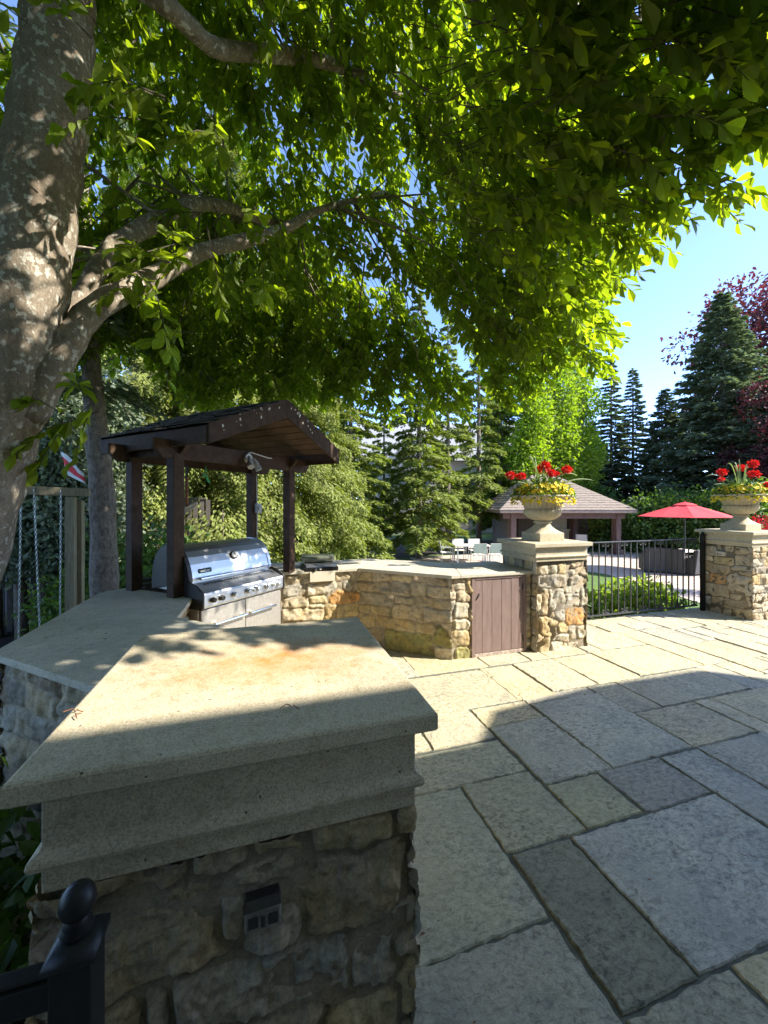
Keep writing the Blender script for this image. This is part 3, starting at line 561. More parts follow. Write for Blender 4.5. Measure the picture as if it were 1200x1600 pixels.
# ================================================================ GRILL, CANOPY AND SMALL THINGS ON THE COUNTERS
E_ = np.array([.705, .709, 0.]); N_ = np.array([.709, -.705, 0.]); Z_ = np.array([0, 0, 1.])
def lf(O): O = np.array([O[0], O[1], 0.]); return lambda e, n, z: O+E_*e+N_*n+Z_*z
def lbox(mb, f, e0, e1, n0, n1, z0, z1): return mb.obox(f(e0, n0, z0), f(e1, n0, z0)-f(e0, n0, z0), f(e0, n1, z0)-f(e0, n0, z0), Z_*(z1-z0))
g = lf((-.478, 3.282)); W = .89
t = thing('barbecue_grill', 'stainless steel barbecue grill with closed domed hood under the brown canopy', 'grill', g(W/2, -.3, 0))
mb = MB(); lbox(mb, g, 0, W, -.55, -.004, .04, .80); mb.build('cabinet', M['steeldoor'], t, bevel=.004)
for e0, e1, hx in ((.012, W/2-.003, (.10, W/2-.02)), (W/2+.003, W-.012, (W/2+.02, W-.12))):
    mb = MB(); lbox(mb, g, e0, e1, .0, .022, .09, .785); d_ = mb.build('door', M['steeldoor'], t, bevel=.003)
    mb = MB(); zz = .665; mb.tube([g(hx[0], .062, zz), g(hx[1], .062, zz)], .013, 12)
    for e in (hx[0]+.03, hx[1]-.03): mb.tube([g(e, .02, zz), g(e, .062, zz)], .008, 8)
    mb.build('handle', M['chrome'], d_, smooth=False, bevel=.002)
prof = [(-.12, .80), (.045, .80), (.05, .815), (.05, .905), (.042, .918), (-.095, .972), (-.12, .972)]
mb = MB(); mb.extrude([g(.012, n, z) for n, z in prof], E_*(W-.024)); mb.build('control_panel', M['steel'], t, bevel=.004)
for e in (-.006, W-.012):
    mb = MB(); mb.extrude([g(e, n, z) for n, z in [(-.16, .79), (.052, .79), (.058, .82), (.058, .91), (.045, .93), (-.03, .975), (-.11, .995), (-.16, .995)]], E_*.018)
    mb.build('side_trim', M['darkmetal'], t, bevel=.003)
mb = MB()
for k in range(22): lbox(mb, g, .10+k*.033, .118+k*.033, -.085, -.065, .9635, .9665)
mb.build('grate_slots', M['black'], t)
for e in (.085, .165, .295, .44, .495, .545, .66, .74, .80):
    big = e not in (.495, .74); r = .021 if big else .013; mb = MB()
    mb.tube([g(e, .05, .858), g(e, .056, .858)], r*1.25, 20); k_ = mb.build('knob_collar', M['chrome'], t, smooth=False)
    mb = MB(); mb.tube([g(e, .056, .858), g(e, .068, .858), g(e, .085, .858), g(e, .087, .858)], [r, r, r*.86, r*.7], 20); mb.build('knob', M['steel'] if e > .2 else M['darkmetal'], k_, bevel=.001)
# domed hood
hp = [(-.115, .985), (-.115, 1.01), (-.125, 1.06), (-.145, 1.12), (-.175, 1.175), (-.215, 1.218), (-.26, 1.245), (-.32, 1.262), (-.40, 1.265), (-.47, 1.24), (-.53, 1.18), (-.57, 1.08), (-.58, .97), (-.58, .90)]
mb = MB(); pts = [g(.03, n, z) for n, z in hp]; mb.extrude(pts+[g(.03, -.16, .90), g(.03, -.115, .975)], E_*(W-.06)); hd = mb.build('hood', M['steel'], t, bevel=.002)
for e in (.0, W-.036):
    mb = MB(); sc_ = [( -.33+(n+.33)*1.02, .92+(z-.92)*1.018) for n, z in hp]; mb.extrude([g(e, n, z) for n, z in sc_], E_*.036); mb.build('end_cap', M['darkmetal'] if e == 0 else M['steel'], hd, bevel=.003)
mb = MB(); mb.tube([g(.07, -.065, 1.012), g(W-.06, -.065, 1.012)], .0115, 12)
for e in (.09, W-.08): mb.tube([g(e, -.118, 1.008), g(e, -.065, 1.012)], .009, 8)
mb.build('handle', M['chrome'], hd, bevel=.001)
nn = unit(np.array([.9, 0, .42])); nw = N_*nn[0]+Z_*nn[2]                    # outward direction of the hood front
tc = g(.47, -.155, 1.15)
mb = MB(); mb.tube([tc+nw*-.01, tc+nw*.012, tc+nw*.014], [.036, .036, .030], 24); th = mb.build('thermometer_ring', M['darkmetal'], hd, bevel=.001)
mb = MB(); mb.tube([tc+nw*.0145, tc+nw*.017], .026, 24); mb.build('dial', M['whitepl'], th)
mb = MB(); mb.obox(tc+nw*.0172-E_*.001, E_*.002, nw*.001, (Z_*nn[0]-N_*nn[2])*.018); mb.build('needle', M['black'], th)
# name badge on the hood
bc = g(.155, -.128, 1.062); up = unit(Z_*.96-N_*.22); nb = unit(N_*.96+Z_*.22)
mb = MB(); w2, h2 = .062, .019; P = [bc+E_*(sx*(w2-.012)+.012*math.cos(a))+up*(.0+(h2-.010)*sy+.010*math.sin(a)) for sx, sy, a0 in ((1, 1, 0), (-1, 1, 1), (-1, -1, 2), (1, -1, 3)) for a in [a0*math.pi/2+q*math.pi/8 for q in range(5)]]
mb.extrude([p-nb*.004 for p in P][::-1], nb*.010); bd_ = mb.build('badge', M['black'], hd)
def lettering(name, body, centre, right, upv, nrm, size, mat, parent, xs=1.):
    cu = bpy.data.curves.new(name, 'FONT'); cu.body = body; cu.size = size; cu.align_x = 'CENTER'; cu.align_y = 'CENTER'; cu.extrude = .0012; cu.offset = .0006
    to = bpy.data.objects.new('lettering_tmp', cu); COL.objects.link(to); dg = bpy.context.evaluated_depsgraph_get(); me = bpy.data.meshes.new_from_object(to.evaluated_get(dg)); bpy.data.objects.remove(to)
    V = np.array([v.co[:] for v in me.vertices]); V = np.array(centre)+V[:, :1]*xs*np.array(right)+V[:, 1:2]*np.array(upv)+V[:, 2:3]*np.array(nrm); L = np.array(root_loc(parent)); V -= L
    me.vertices.foreach_set('co', V.astype(np.float32).ravel()); me.materials.clear(); me.materials.append(mat); me.update(); return link(name, me, parent)
M['lettermat'] = simple('pale_letter', (.55, .60, .52), (.6, .65, .57), 30, .5, 0)
lettering('lettering', 'weber', bc+nb*.0075-up*.002, E_, up, nb, .034, M['lettermat'], bd_, 1.15)
# wooden tray and utensils behind the grill
f0 = lf((-.95, 3.98)); t = thing('wooden_rack', 'pale slatted wooden rack standing behind the steel grill', 'rack', f0(.1, 0, .875))
for k in range(3): mb = MB(); lbox(mb, f0, .30+k*.045, .325+k*.045, -.06, -.045, .93, 1.09); mb.build('slat', M['greywood'], t, bevel=.002)
mb = MB(); lbox(mb, f0, -.1, .55, -.10, -.07, .895, .93); lbox(mb, f0, -.12, .5, -.02, .01, .877, .90); mb.build('rail', M['fencewood'], t, bevel=.002)
mb = MB()
for e in (-.08, .5): lbox(mb, f0, e, e+.02, -.1, .01, .86, .894)
mb.build('foot', M['fencewood'], t)
mb = MB(); mb.prism([(-1.20, 3.93), (-1.10, 3.96), (-.42, 4.82), (-.50, 4.88)], .6, .858); t2 = mb.build('wooden_shelf', M['fencewood'], None, loc=(-.8, 4.4, .6), bevel=.003); tag(t2, 'dark wooden shelf board closing the gap behind the grill', 'shelf')
# ---- canopy over the grill
hn = .275; q = lf(np.array([-.2, 3.885])-N_[:2]*hn); hl = .655
t = thing('grill_canopy', 'dark brown timber canopy with mossy shingled gable roof over the grill', 'canopy', q(0, 0, 0))
for e in (-hl, hl):
    for n in (-hn, hn):
        mb = MB(); lbox(mb, q, e-.045, e+.045, n-.045, n+.045, .873, 2.0); mb.build('post', M['wood'], t, bevel=.004)
def beam_profile(e0, e1, z0, z1):                                  # rounded ends under the tips
    h = z1-z0; return [(e0, z1), (e0, z1-h*.35), (e0+.03, z1-h*.7), (e0+.075, z0), (e1-.075, z0), (e1-.03, z1-h*.7), (e1, z1-h*.35), (e1, z1)]
for n0 in (hn, -hn-.04):
    mb = MB(); mb.extrude([q(e, n0+.002, z) for e, z in beam_profile(-hl-.20, hl+.30, 1.955, 2.095)], N_*.038); mb.build('beam', M['wood'], t, bevel=.003)
for e0 in (-hl, hl-.04):
    mb = MB(); mb.extrude([q(e0+.002, n, z) for n, z in beam_profile(-hn-.2, hn+.12, 1.99, 2.085)], E_*.036); mb.build('cross_beam', M['wood'], t, bevel=.003)
rn0, rn1, hw_, za, ze, ec = -.645, .735, .81, 2.505, 2.15, .09       # roof: back, front, half width, ridge z, eave z
sl_ = (za-ze)/hw_
for sgn in (-1, 1):
    rf = MB(); rr = random.Random(4+sgn); rows = 9
    up_ = lambda s_, n, dz: q(ec+sgn*s_, n, za-sl_*s_+dz)
    for k in range(rows):                                          # overlapping shingle courses
        s1_ = hw_*(k+1)/rows+.018+rr.uniform(0, .01)*(k == rows-1); s0_ = hw_*k/rows-.01; n = rn0-.01
        while n < rn1+.015:
            wd = rr.uniform(.12, .2); n2 = min(n+wd, rn1+.02); dz = .036+rr.uniform(0, .012)
            a, b_, c, d = up_(max(s0_, 0), n, .022), up_(s1_+rr.uniform(-.006, .006), n, dz), up_(s1_+rr.uniform(-.006, .006), n2-.004, dz), up_(max(s0_, 0), n2-.004, .022)
            rf.extrude([a, b_, c, d], Z_*.009); n = n2
    rf.build('shingle_roof', M['shingle'], t)
    mb = MB()
    for k in range(8):                                             # soffit boards run with the ridge
        s0_, s1_ = hw_*k/8+.007, hw_*(k+1)/8-.005
        mb.obox(up_(s0_, rn0, 0), N_*(rn1-rn0), up_(s1_, rn0, 0)-up_(s0_, rn0, 0), Z_*.016)
    mb.build('soffit', M['boards'], t, bevel=.002)
    for n in (rn1, rn0-.022):
        mb = MB(); s2_ = hw_+.004; P = [up_(0, n, .035), up_(s2_, n, .035), up_(s2_, n, -.115), up_(.0, n, -.13)]
        mb.extrude(P, N_*.022); mb.build('rake_board', M['wood'], t, bevel=.002)
    mb = MB(); mb.obox(q(ec+sgn*hw_-.011, rn0, ze-.11), E_*.022, N_*(rn1-rn0-.002), Z_*.125); mb.build('eave_board', M['wood'], t, bevel=.002)
rr = random.Random(8); mb = MB()
for k in range(26):                                                # flakes of peeling paint and leaf litter on the front boards
    s_ = rr.uniform(-.8, .35); sg = 1 if s_ > 0 else -1; z = za-sl_*abs(s_)+rr.uniform(-.06, .03); wv = rr.uniform(.003, .009); P = [q(ec+s_+wv*math.cos(a)*rr.uniform(.6, 1.3), rn1+.0225, z+wv*1.5*math.sin(a)*rr.uniform(.6, 1.3)) for a in np.linspace(0, 5.2, 6)]
    mb.extrude(P, N_*.0015)
mb.build('paint_flake', M['plate'], t)
# ---- twin spotlight, its cable, junction box and conduit
sp = GD(397, 712, 3.62); sp = q(np.dot(sp-q(0, 0, 0), E_), hn+.042, 2.03)
t = thing('twin_spotlight', 'twin dusty grey spotlights on the front beam of the grill canopy', 'spotlight', sp)
mb = MB(); mb.tube([sp, sp+N_*.03], .042, 16); mb.ball(sp+N_*.035, .022, 8); mb.build('mount', M['whitepl'], t, bevel=.002)
for dv_, a in ((-E_*.35+N_*.55-Z_*.75, -.03), (E_*.25+N_*.35-Z_*.9, .055)):
    dv_ = unit(dv_); b0 = sp+N_*.05+E_*a*.6+Z_*-.005; mb = MB(); mb.tube([sp+N_*.03, b0], .009, 8)
    mb.tube([b0, b0+dv_*.035, b0+dv_*.04, b0+dv_*.075, b0+dv_*.115, b0+dv_*.118, b0+dv_*.105], [.014, .022, .026, .026, .031, .027, .02], 16); mb.build('lamp_head', M['plastic'], t, smooth=False, bevel=.001)
mb = MB(); P = [sp+N_*.01+Z_*.045, sp+N_*.015+Z_*.058+E_*.04, sp+E_*.14+Z_*.045+N_*.01, sp+E_*.27+Z_*.03+N_*.006, sp+E_*.34+Z_*.035-N_*.01]; mb.tube(P, .006, 8); mb.build('cable', M['cable'], t)
pp = q(-0 + -hl, -hn, 0); p3 = q(hl, -hn, 0)
p3 = q(hl, -hn, 0)
t = thing('conduit', 'pale electrical conduit with grey box running down the rear canopy post', 'conduit', p3+Z_*.9)
# rear right post of the canopy stands behind the grill
c0 = p3+N_*.05+E_*.025; mb = MB(); mb.tube([c0+Z_*1.95, c0+Z_*1.88-E_*.01, c0+Z_*1.6], .009, 8); mb.tube([c0+Z_*1.6, c0+Z_*1.0], .009, 8); mb.build('pipe', M['plastic'], t)
mb = MB(); mb.obox(c0+Z_*1.50-E_*.035, E_*.07, N_*.045, Z_*.11); mb.build('box', M['plastic'], t, bevel=.006)
mb = MB(); mb.tube([c0+Z_*1.555+N_*.045, c0+Z_*1.555+N_*.062], .024, 16); mb.build('box_lid', M['plastic'], t, bevel=.002)
# grill brush hanging on its strap, green ribbon
hb = GD(292, 745, 3.18); t = thing('grill_brush', 'wooden handled grill brush hanging by a strap behind the canopy post', 'brush', hb)
mb = MB(); mb.tube([hb+Z_*.09, hb], .010, 6); mb.build('strap', M['black'], t)
mb = MB(); mb.tube([hb-Z_*.0, hb-Z_*.02, hb-Z_*.13, hb-Z_*.25], [.009, .013, .011, .013], 10); mb.build('handle', M['rust'], t, smooth=True)
mb = MB(); c_ = hb-Z_*.26; mb.obox(c_-E_*.035-N_*.02-Z_*.02, E_*.10+Z_*.05, N_*.04, Z_*.028); mb.obox(c_-E_*.03-N_*.016-Z_*.043, E_*.09+Z_*.045, N_*.032, Z_*.022); mb.build('brush_head', M['greywood'], t, bevel=.002)
gr = GD(318, 738, 3.9); mb = MB(); mb.obox(gr, E_*.03-Z_*.03, N_*.004, -Z_*.03); mb.obox(gr+E_*.015-Z_*.03, E_*.025, N_*.004, E_*.035-Z_*.07); mb.obox(gr+E_*.02, E_*.012, N_*.004, Z_*.06); tag(mb.build('ribbon', M['green'], None, loc=gr), 'green plastic ribbon dangling from the rear canopy beam', 'ribbon')
# ---- side burner on the right counter and its cover plate
a_ = onplane(474, 894, (0, 4.372), (0, -1)); b_ = onplane(528, 889, (0, 4.372), (0, -1)); u0, u1 = a_[0]+.01, b_[0]
t = thing('side_burner', 'black side burner with grey lid set in the stone counter', 'burner', ((u0+u1)/2, 4.5, .86))
mb = MB(); mb.prism([(u0, 4.345), (u1, 4.345), (u1+.01, 4.72), (u0-.01, 4.72)], .862, .905); mb.build('tray', M['black'], t, bevel=.006)
mb = MB(); mb.extrude([(u0+.02, 4.36, .9055), (u0+.02, 4.46, .935), (u0+.02, 4.70, .945), (u0+.02, 4.70, .9055)], (u1-u0-.04, 0, 0)); mb.build('burner_top', M['steel'], t, bevel=.003)
mb = MB(); mb.extrude([(u0-.005, 4.47, .950), (u0-.005, 4.48, .995), (u0-.005, 4.50, 1.005), (u0-.005, 4.71, 1.012), (u0-.005, 4.72, .950)], (u1-u0-.01, 0, 0)); mb.build('lid', simple('grey_green_lid', (.16, .17, .12), (.22, .23, .17), 40, .4, .05, metal=.5), t, bevel=.004)
mb = MB(); xk = u0+.12; mb.tube([(xk, 4.345, .882), (xk, 4.325, .882), (xk, 4.318, .882)], [.016, .014, .011], 16); mb.build('knob', M['chrome'], t, bevel=.001)
mb = MB(); mb.box(u0+.165, u0+.185, 4.340, 4.346, .876, .89); mb.build('igniter', M['plastic'], t)
p0, p1 = onplane(484, 909, (0, 4.36), (0, -1)), onplane(523, 895, (0, 4.36), (0, -1))
mb = MB(); mb.box(p0[0], p1[0], 4.335, 4.40, p0[2], .858); tag(mb.build('cover_plate', M['plate'], None, loc=((p0[0]+p1[0])/2, 4.36, .84), bevel=.002), 'blank pale rectangular cover plate in the wall under the side burner', 'plate')
# ---- swing frame, chains, flag, fence
t = thing('swing_frame', 'weathered timber swing frame behind the shaded counter', 'swing', C(-3.2, 4.2, GARDEN))
Pa, Pb = GD(-190, 757, 3.55), GD(141, 770, 4.32); e_ = unit(Pb-Pa); s_ = np.cross(Z_, e_)
mb = MB(); mb.obox(Pa-s_*.045-Z_*.045, Pb-Pa, s_*.09, Z_*.09); mb.build('top_beam', M['greywood'], t, bevel=.005)
for pxx, dd in ((111, 4.2), (123, 4.28)):
    p = GD(pxx, 775, dd); mb = MB(); top = 1.64 if pxx > 115 else 1.76
    mb.box(p[0]-.042, p[0]+.042, p[1]-.04, p[1]+.04, GARDEN-.05, top if pxx > 115 else Pb[2]-.045-.003); mb.build('post', M['greywood'], t, bevel=.004)
p = GD(-185, 775, 3.5); mb = MB(); mb.box(p[0]-.045, p[0]+.045, p[1]-.04, p[1]+.04, GARDEN-.05, Pa[2]-.05); mb.build('post', M['greywood'], t, bevel=.004)
for i, (x0, y0, x1, y1, dd) in enumerate(((33, 765, 29, 1000, 3.95), (53, 767, 62, 985, 4.0), (95, 768, 94, 965, 4.12))):
    a_, b_ = GD(x0, y0, dd), GD(x1, y1, dd); b_ = a_+(b_-a_)*1.25; n = int(np.linalg.norm(b_-a_)/.026); mb = MB()
    for k in range(n):
        c_ = a_+(b_-a_)*k/n; side = (E_ if k % 2 else N_); P = [c_+side*.008*math.cos(u)+Z_*.017*math.sin(u) for u in np.linspace(0, 2*math.pi, 9)]; mb.tube(P, .0028, 5, cap=False)
    tt = mb.build('chain', M['steel'], None, loc=a_); tag(tt, ['steel swing chain hanging nearest the big tree trunk, leftmost of three', 'middle steel swing chain of three, slanting slightly', 'steel swing chain hanging nearest the swing frame post'][i], 'chain', 'swing chains')
# wavy red and white flag
fl0 = [GD(px, py, 4.5) for px, py in ((93, 704), (101, 710), (113, 720), (124, 733), (133, 741))]; fl1 = [GD(px, py, 4.55) for px, py in ((101, 733), (108, 742), (118, 748), (126, 753), (131, 757))]
def flagpart(a, b, mat, name, par):
    mb = MB(); n = 6; V = []
    for i in range(5):
        for j in range(n+1):
            s = a+(b-a)*j/n; V.append(fl0[i]*(1-s)+fl1[i]*s+N_*.03*math.sin(i*1.3+s*3))
    Fq = [[i*(n+1)+j, i*(n+1)+j+1, (i+1)*(n+1)+j+1, (i+1)*(n+1)+j] for i in range(4) for j in range(n)]; mb.add(V, Fq); o = mb.build(name, mat, par, smooth=True)
    sm = o.modifiers.new('thick', 'SOLIDIFY'); sm.thickness = .003; return o
t = thing('flag', 'small drooping red and white flag by the rough tree trunk', 'flag', fl0[0])
flagpart(0, .3, M['whitecloth'], 'white_band', t); flagpart(.3, .75, M['redcloth'], 'red_band', t); flagpart(.75, 1, M['whitecloth'], 'white_band', t)
mb = MB(); mb.tube([GD(78, 690, 4.48), GD(93, 704, 4.5), GD(137, 742, 4.52)], .006, 6); mb.build('flag_pole', M['twig'], t)
t = thing('wooden_fence', 'dark vertical board fence beyond the spruce trunk', 'fence', C(-5.5, 8.2, GARDEN))
A_, B_ = C(-9.5, 6.8, 0), C(-3.9, 8.6, 0); e_ = unit(B_-A_); L = np.linalg.norm(B_-A_); rr = random.Random(1); s_ = np.cross(Z_, e_); mb = MB(); k = 0.
while k < L: mb.obox(A_+e_*k+Z_*GARDEN, e_*.09, s_*.02, Z_*(2.55+rr.uniform(-.01, .01))); k += .125
mb.build('board', M['fencewood'], t)
mb = MB()
for z in (.0, 1.2, 2.42): mb.obox(A_+Z_*(GARDEN+z)+s_*.0205, e_*L, s_*.05, Z_*.09)
mb.obox(A_+Z_*(GARDEN+2.56)-s_*.03, e_*L, s_*.10, Z_*.035); mb.build('rail', M['fencewood'], t)
# ---- urns
def urn(label, c, rot=0):
    t = thing('stone_urn', label, 'urn', c, 'fluted stone urns')
    mb = MB(); h = .165; mb.sweep(c[0]-h, c[0]+h, c[1]-h, c[1]+h, [(0, c[2]), (0, c[2]+.088), (-.004, c[2]+.092)]); mb.build('plinth', M['cast'], t, bevel=.003)
    # square-to-round foot
    n = 32; V = []; pr = [(.163, .092, 1), (.150, .105, .7), (.125, .135, .35), (.10, .165, .1), (.086, .19, 0), (.083, .20, 0)]
    for r, z, sq in pr:
        for k in range(n):
            a = 2*math.pi*k/n; m_ = max(abs(math.cos(a)), abs(math.sin(a))); q_ = r/(1-sq+sq*m_); V.append((c[0]+q_*math.cos(a), c[1]+q_*math.sin(a), c[2]+z))
    mb = MB(); mb.add(V, [[j*n+k, j*n+(k+1) % n, (j+1)*n+(k+1) % n, (j+1)*n+k] for j in range(len(pr)-1) for k in range(n)])
    mb.lathe([(.083, .20), (.098, .205), (.104, .213), (.098, .221), (.088, .226), (.088, .232)], c, 40); mb.build('foot', M['cast'], t, smooth=True)
    fl = lambda j, a: .030*abs(math.cos(a*13))*(1 if 1 <= j <= 6 else 0)
    mb = MB(); mb.lathe([(.088, .232), (.12, .243), (.16, .265), (.192, .295), (.205, .325), (.207, .345), (.200, .362), (.19, .368)], c, 156, fl); mb.build('bowl', M['cast'], t, smooth=True)
    f2 = lambda j, a: .022*math.cos(a*30)*(1 if 1 <= j <= 4 else 0)
    mb = MB(); mb.lathe([(.192, .366), (.196, .372), (.203, .40), (.225, .44), (.262, .475), (.300, .496), (.332, .503), (.338, .512), (.334, .522), (.322, .527), (.295, .524), (.27, .505), (.25, .48)], c, 240, f2); mb.build('flared_rim', M['cast'], t, smooth=True)
    mb = MB(); mb.lathe([(.25, .478), (.14, .487), (.001, .49)], c, 20); mb.build('soil', M['soil'], t); return t
UC = [(3.125, 3.855, 1.18), (6.735, 4.0, 1.22)]
urn('fluted stone urn on the pillar beside the brown cabinet door', UC[0]); urn('fluted stone urn on the pillar right of the iron railing', UC[1])
def flowers(label, c, seed, reds, blades):
    r = np.random.default_rng(seed); c = np.array(c); t = thing('flower_arrangement', label, 'flowers', c+Z_*.49, 'flowers planted in the urns')
    L = np.array(root_loc(t))
    def put(name, pos, nrm, size, mat, tv=DIA_V, tf=DIA_F):
        X, Y, Z = frames(nrm, r); V, Fc = scatter(tv, tf, pos, X, Y, Z, size); link(name, mesh_arrays(name, V-L, Fc, M[mat]), t)
    def cloud(n, rad, up0, up1):
        a = r.uniform(0, 2*math.pi, n); q_ = np.sqrt(r.uniform(0, 1, n)); return c+np.stack([q_*rad*np.cos(a), q_*rad*np.sin(a), .49+up0+(up1-up0)*r.uniform(0, 1, n)*(1-.75*q_**2)-.0*q_], 1)
    p = cloud(1500, .34, -.01, .27); put('foliage', p, unit(r.normal(size=p.shape)+[0, 0, .5]), r.uniform(.03, .055, len(p)), 'leaf_shrub', LEAF_V, LEAF_F)
    a = r.uniform(0, 2*math.pi, 620); q_ = r.uniform(.35, 1, 620)**.5; side = np.clip(np.cos(a-math.radians(245)), -1, 1)
    z = .50+.20*(1-q_**2)+r.uniform(-.03, .05, 620)-(.07*(q_ > .93)); rad = .35; pc_ = c+np.stack([rad*q_*np.cos(a), rad*q_*np.sin(a), z], 1)
    keep = r.uniform(0, 1, 620) < .35+.65*(side > -.3); pc_ = pc_[keep]; nv = unit(np.stack([np.cos(a), np.sin(a), .8+0*a], 1)[keep]+r.normal(size=pc_.shape)*.35)
    P, D = [], []
    for k in range(5):                                             # five petals round each blossom
        X, Y, Z = frames(nv, np.random.default_rng(3)); an = 2*math.pi*k/5; d = X*math.cos(an)+Z*math.sin(an); P.append(pc_); D.append(unit(d+Y*.35))
    P = np.vstack(P); D = np.vstack(D); X = unit(np.cross(D, np.tile(nv, (5, 1)))); Zz = np.cross(X, D); V, Fc = scatter([(0, 0, 0), (-.5, .6, 0), (-.3, 1, 0), (.3, 1, 0), (.5, .6, 0)], [[0, 4, 3, 2, 1]], P, X, D, Zz, np.tile(r.uniform(.016, .024, len(pc_)), 5))
    link('yellow_blossom', mesh_arrays('yellow_blossom', V-L, Fc, M['petal_yellow']), t)['label'] = 'mass of yellow blossoms spilling over the rim'
    for (px, py, dd, rr_) in reds:
        h = GD(px, py, dd); n = 240; dv_ = unit(r.normal(size=(n, 3))+[0, 0, .25]); pos = h+dv_*rr_*r.uniform(.25, 1.12, (n, 1))*[1, 1, .75]; X, Y, Z = frames(dv_+r.normal(size=(n, 3))*.5, r); V, Fc = scatter([(0, 0, 0), (-.45, .6, 0), (0, 1, .1), (.45, .6, 0)], [[0, 3, 2, 1]], pos, X, Y, Z, rr_*.42)
        o = link('red_flower_head', mesh_arrays('red_flower_head', V-L, Fc, M['petal_red']), t); b0 = c+np.array([(h[0]-c[0])*.3, (h[1]-c[1])*.3, .5]); mb = MB(); mb.tube([b0, (b0+h)/2+Z_*.02, h-Z_*rr_*.5], .004, 5); mb.build('stem', M['leaf_shrub'], o)
    for k, (dx, dy, ht, ln) in enumerate(blades):
        mb = MB(); P = []; b0 = c+Z_*.5+np.array([r.normal()*.02, r.normal()*.02, 0]); dirv = C(dx, dy, 0); n = 12; V = []
        sd = unit(unit(np.cross(dirv, Z_))+Z_*r.choice([-1, 1])*r.uniform(.5, 1.2))
        for i in range(n+1):
            s = i/n; cpt = b0+dirv*ln*s+Z_*(ht*(1.9*s-1.25*s*s)); wv = .017*(1-s)**.6*(1 if s < 1 else 0)+.0006; V += [cpt-sd*wv, cpt+sd*wv]
        mb.add(V, [[2*i, 2*i+1, 2*i+3, 2*i+2] for i in range(n)]); mb.build('spike_leaf', M['blade'], t)
BL = [(-1, .1, .45, .42), (-.7, -.4, .62, .35), (-.9, .3, .35, .30), (.9, .1, .40, .50), (1, -.1, .30, .55), (.7, .4, .5, .4), (.1, .2, .75, .2), (-.2, .3, .7, .25), (.25, -.2, .6, .25), (-.5, .2, .68, .3), (.5, .3, .65, .3), (.95, .3, .22, .5), (-1, -.2, .25, .45)]
flowers('red geraniums, yellow petunias and spike grass in the urn beside the cabinet', UC[0], 5, [(798, 743, 4.45, .048), (814, 744, 4.45, .045), (852, 728, 4.6, .055), (861, 739, 4.4, .05), (842, 734, 4.7, .045), (886, 734, 4.6, .05), (894, 769, 4.5, .017), (870, 741, 4.7, .035)], BL)
flowers('red geraniums, yellow petunias and spike grass in the urn by the umbrella', UC[1], 8, [(1128, 738, 5.6, .055), (1127, 749, 5.5, .035), (1158, 731, 5.9, .055), (1176, 725, 5.7, .06), (1178, 741, 5.5, .06), (1203, 758, 5.6, .06)], [(a*(1 if i % 2 else 1.05), b, c_, d) for i, (a, b, c_, d) in enumerate(BL)])
# ---- lower terrace furniture
Zg = GARDEN+.016
def C3(x, d, z): return C(x, d, Zg+z)
def at_px(px, d): return (px-600)*d/F
t = thing('dining_table', 'pale rectangular garden dining table surrounded by six chairs', 'table', C(at_px(738, 16.4), 16.4, Zg))
tx, td = at_px(737, 16.4), 16.4
def cbox(mb, x0, x1, d0, d1, z0, z1): return mb.obox(C3(x0, d0, z0), C(x1-x0, 0, 0), C(0, d1-d0, 0), Z_*(z1-z0))
mb = MB(); cbox(mb, tx-.72, tx+.72, td-.45, td+.45, .71, .745); mb.build('tabletop', M['sling'], t, bevel=.006)
for sx in (-.68, .63):
    for sd in (-.42, .37): mb = MB(); cbox(mb, tx+sx, tx+sx+.05, td+sd, td+sd+.05, 0, .709); mb.build('leg', M['lightmetal'], t)
def chair():
    t = thing('garden_chair', 'x', 'chair', (0, 0, 0), 'white sling chairs round the garden table')
    mb = MB(); mb.box(-.24, .24, -.22, .24, .42, .445); mb.build('seat', M['sling'], t, bevel=.006)
    mb = MB(); mb.extrude([(-.235, .235, .50), (-.235, .305, .90), (-.235, .325, .90), (-.235, .255, .50)], (.47, 0, 0)); mb.build('backrest', M['sling'], t, bevel=.005)
    for sx in (-1, 1):
        mb = MB(); mb.tube([(sx*.25, -.22, 0), (sx*.25, -.22, .64)], .013, 6); mb.build('leg', M['lightmetal'], t)
        mb = MB(); mb.tube([(sx*.25, .24, 0), (sx*.25, .22, .44), (sx*.25, .32, .90)], .013, 6); mb.build('leg', M['lightmetal'], t)
        mb = MB(); mb.tube([(sx*.25, -.23, .64), (sx*.25, .26, .65)], .014, 6); mb.build('armrest', M['lightmetal'], t)
    return t
ch = chair(); first = True
for lb, dx, dd, rz in (('white garden chair at the left end of the dining table, seen from the side', -1.05, 0, 90), ('white garden chair behind the table, the left one on the far side', -.38, .75, 0), ('white garden chair behind the table, the right one on the far side', .33, .75, 0),
                       ('white garden chair with its back to the viewer, middle of the near side', .10, -.75, 180), ('white garden chair with its back to the viewer, right one of the near side', .78, -.70, 180), ('white garden chair at the right end of the table beside the pillar', 1.25, .15, -80)):
    o = ch if first else copy_tree(ch); first = False; o.location = tuple(C3(tx+dx, td+dd, 0)); o.rotation_euler = (0, 0, math.radians(rz)-T); o['label'] = lb
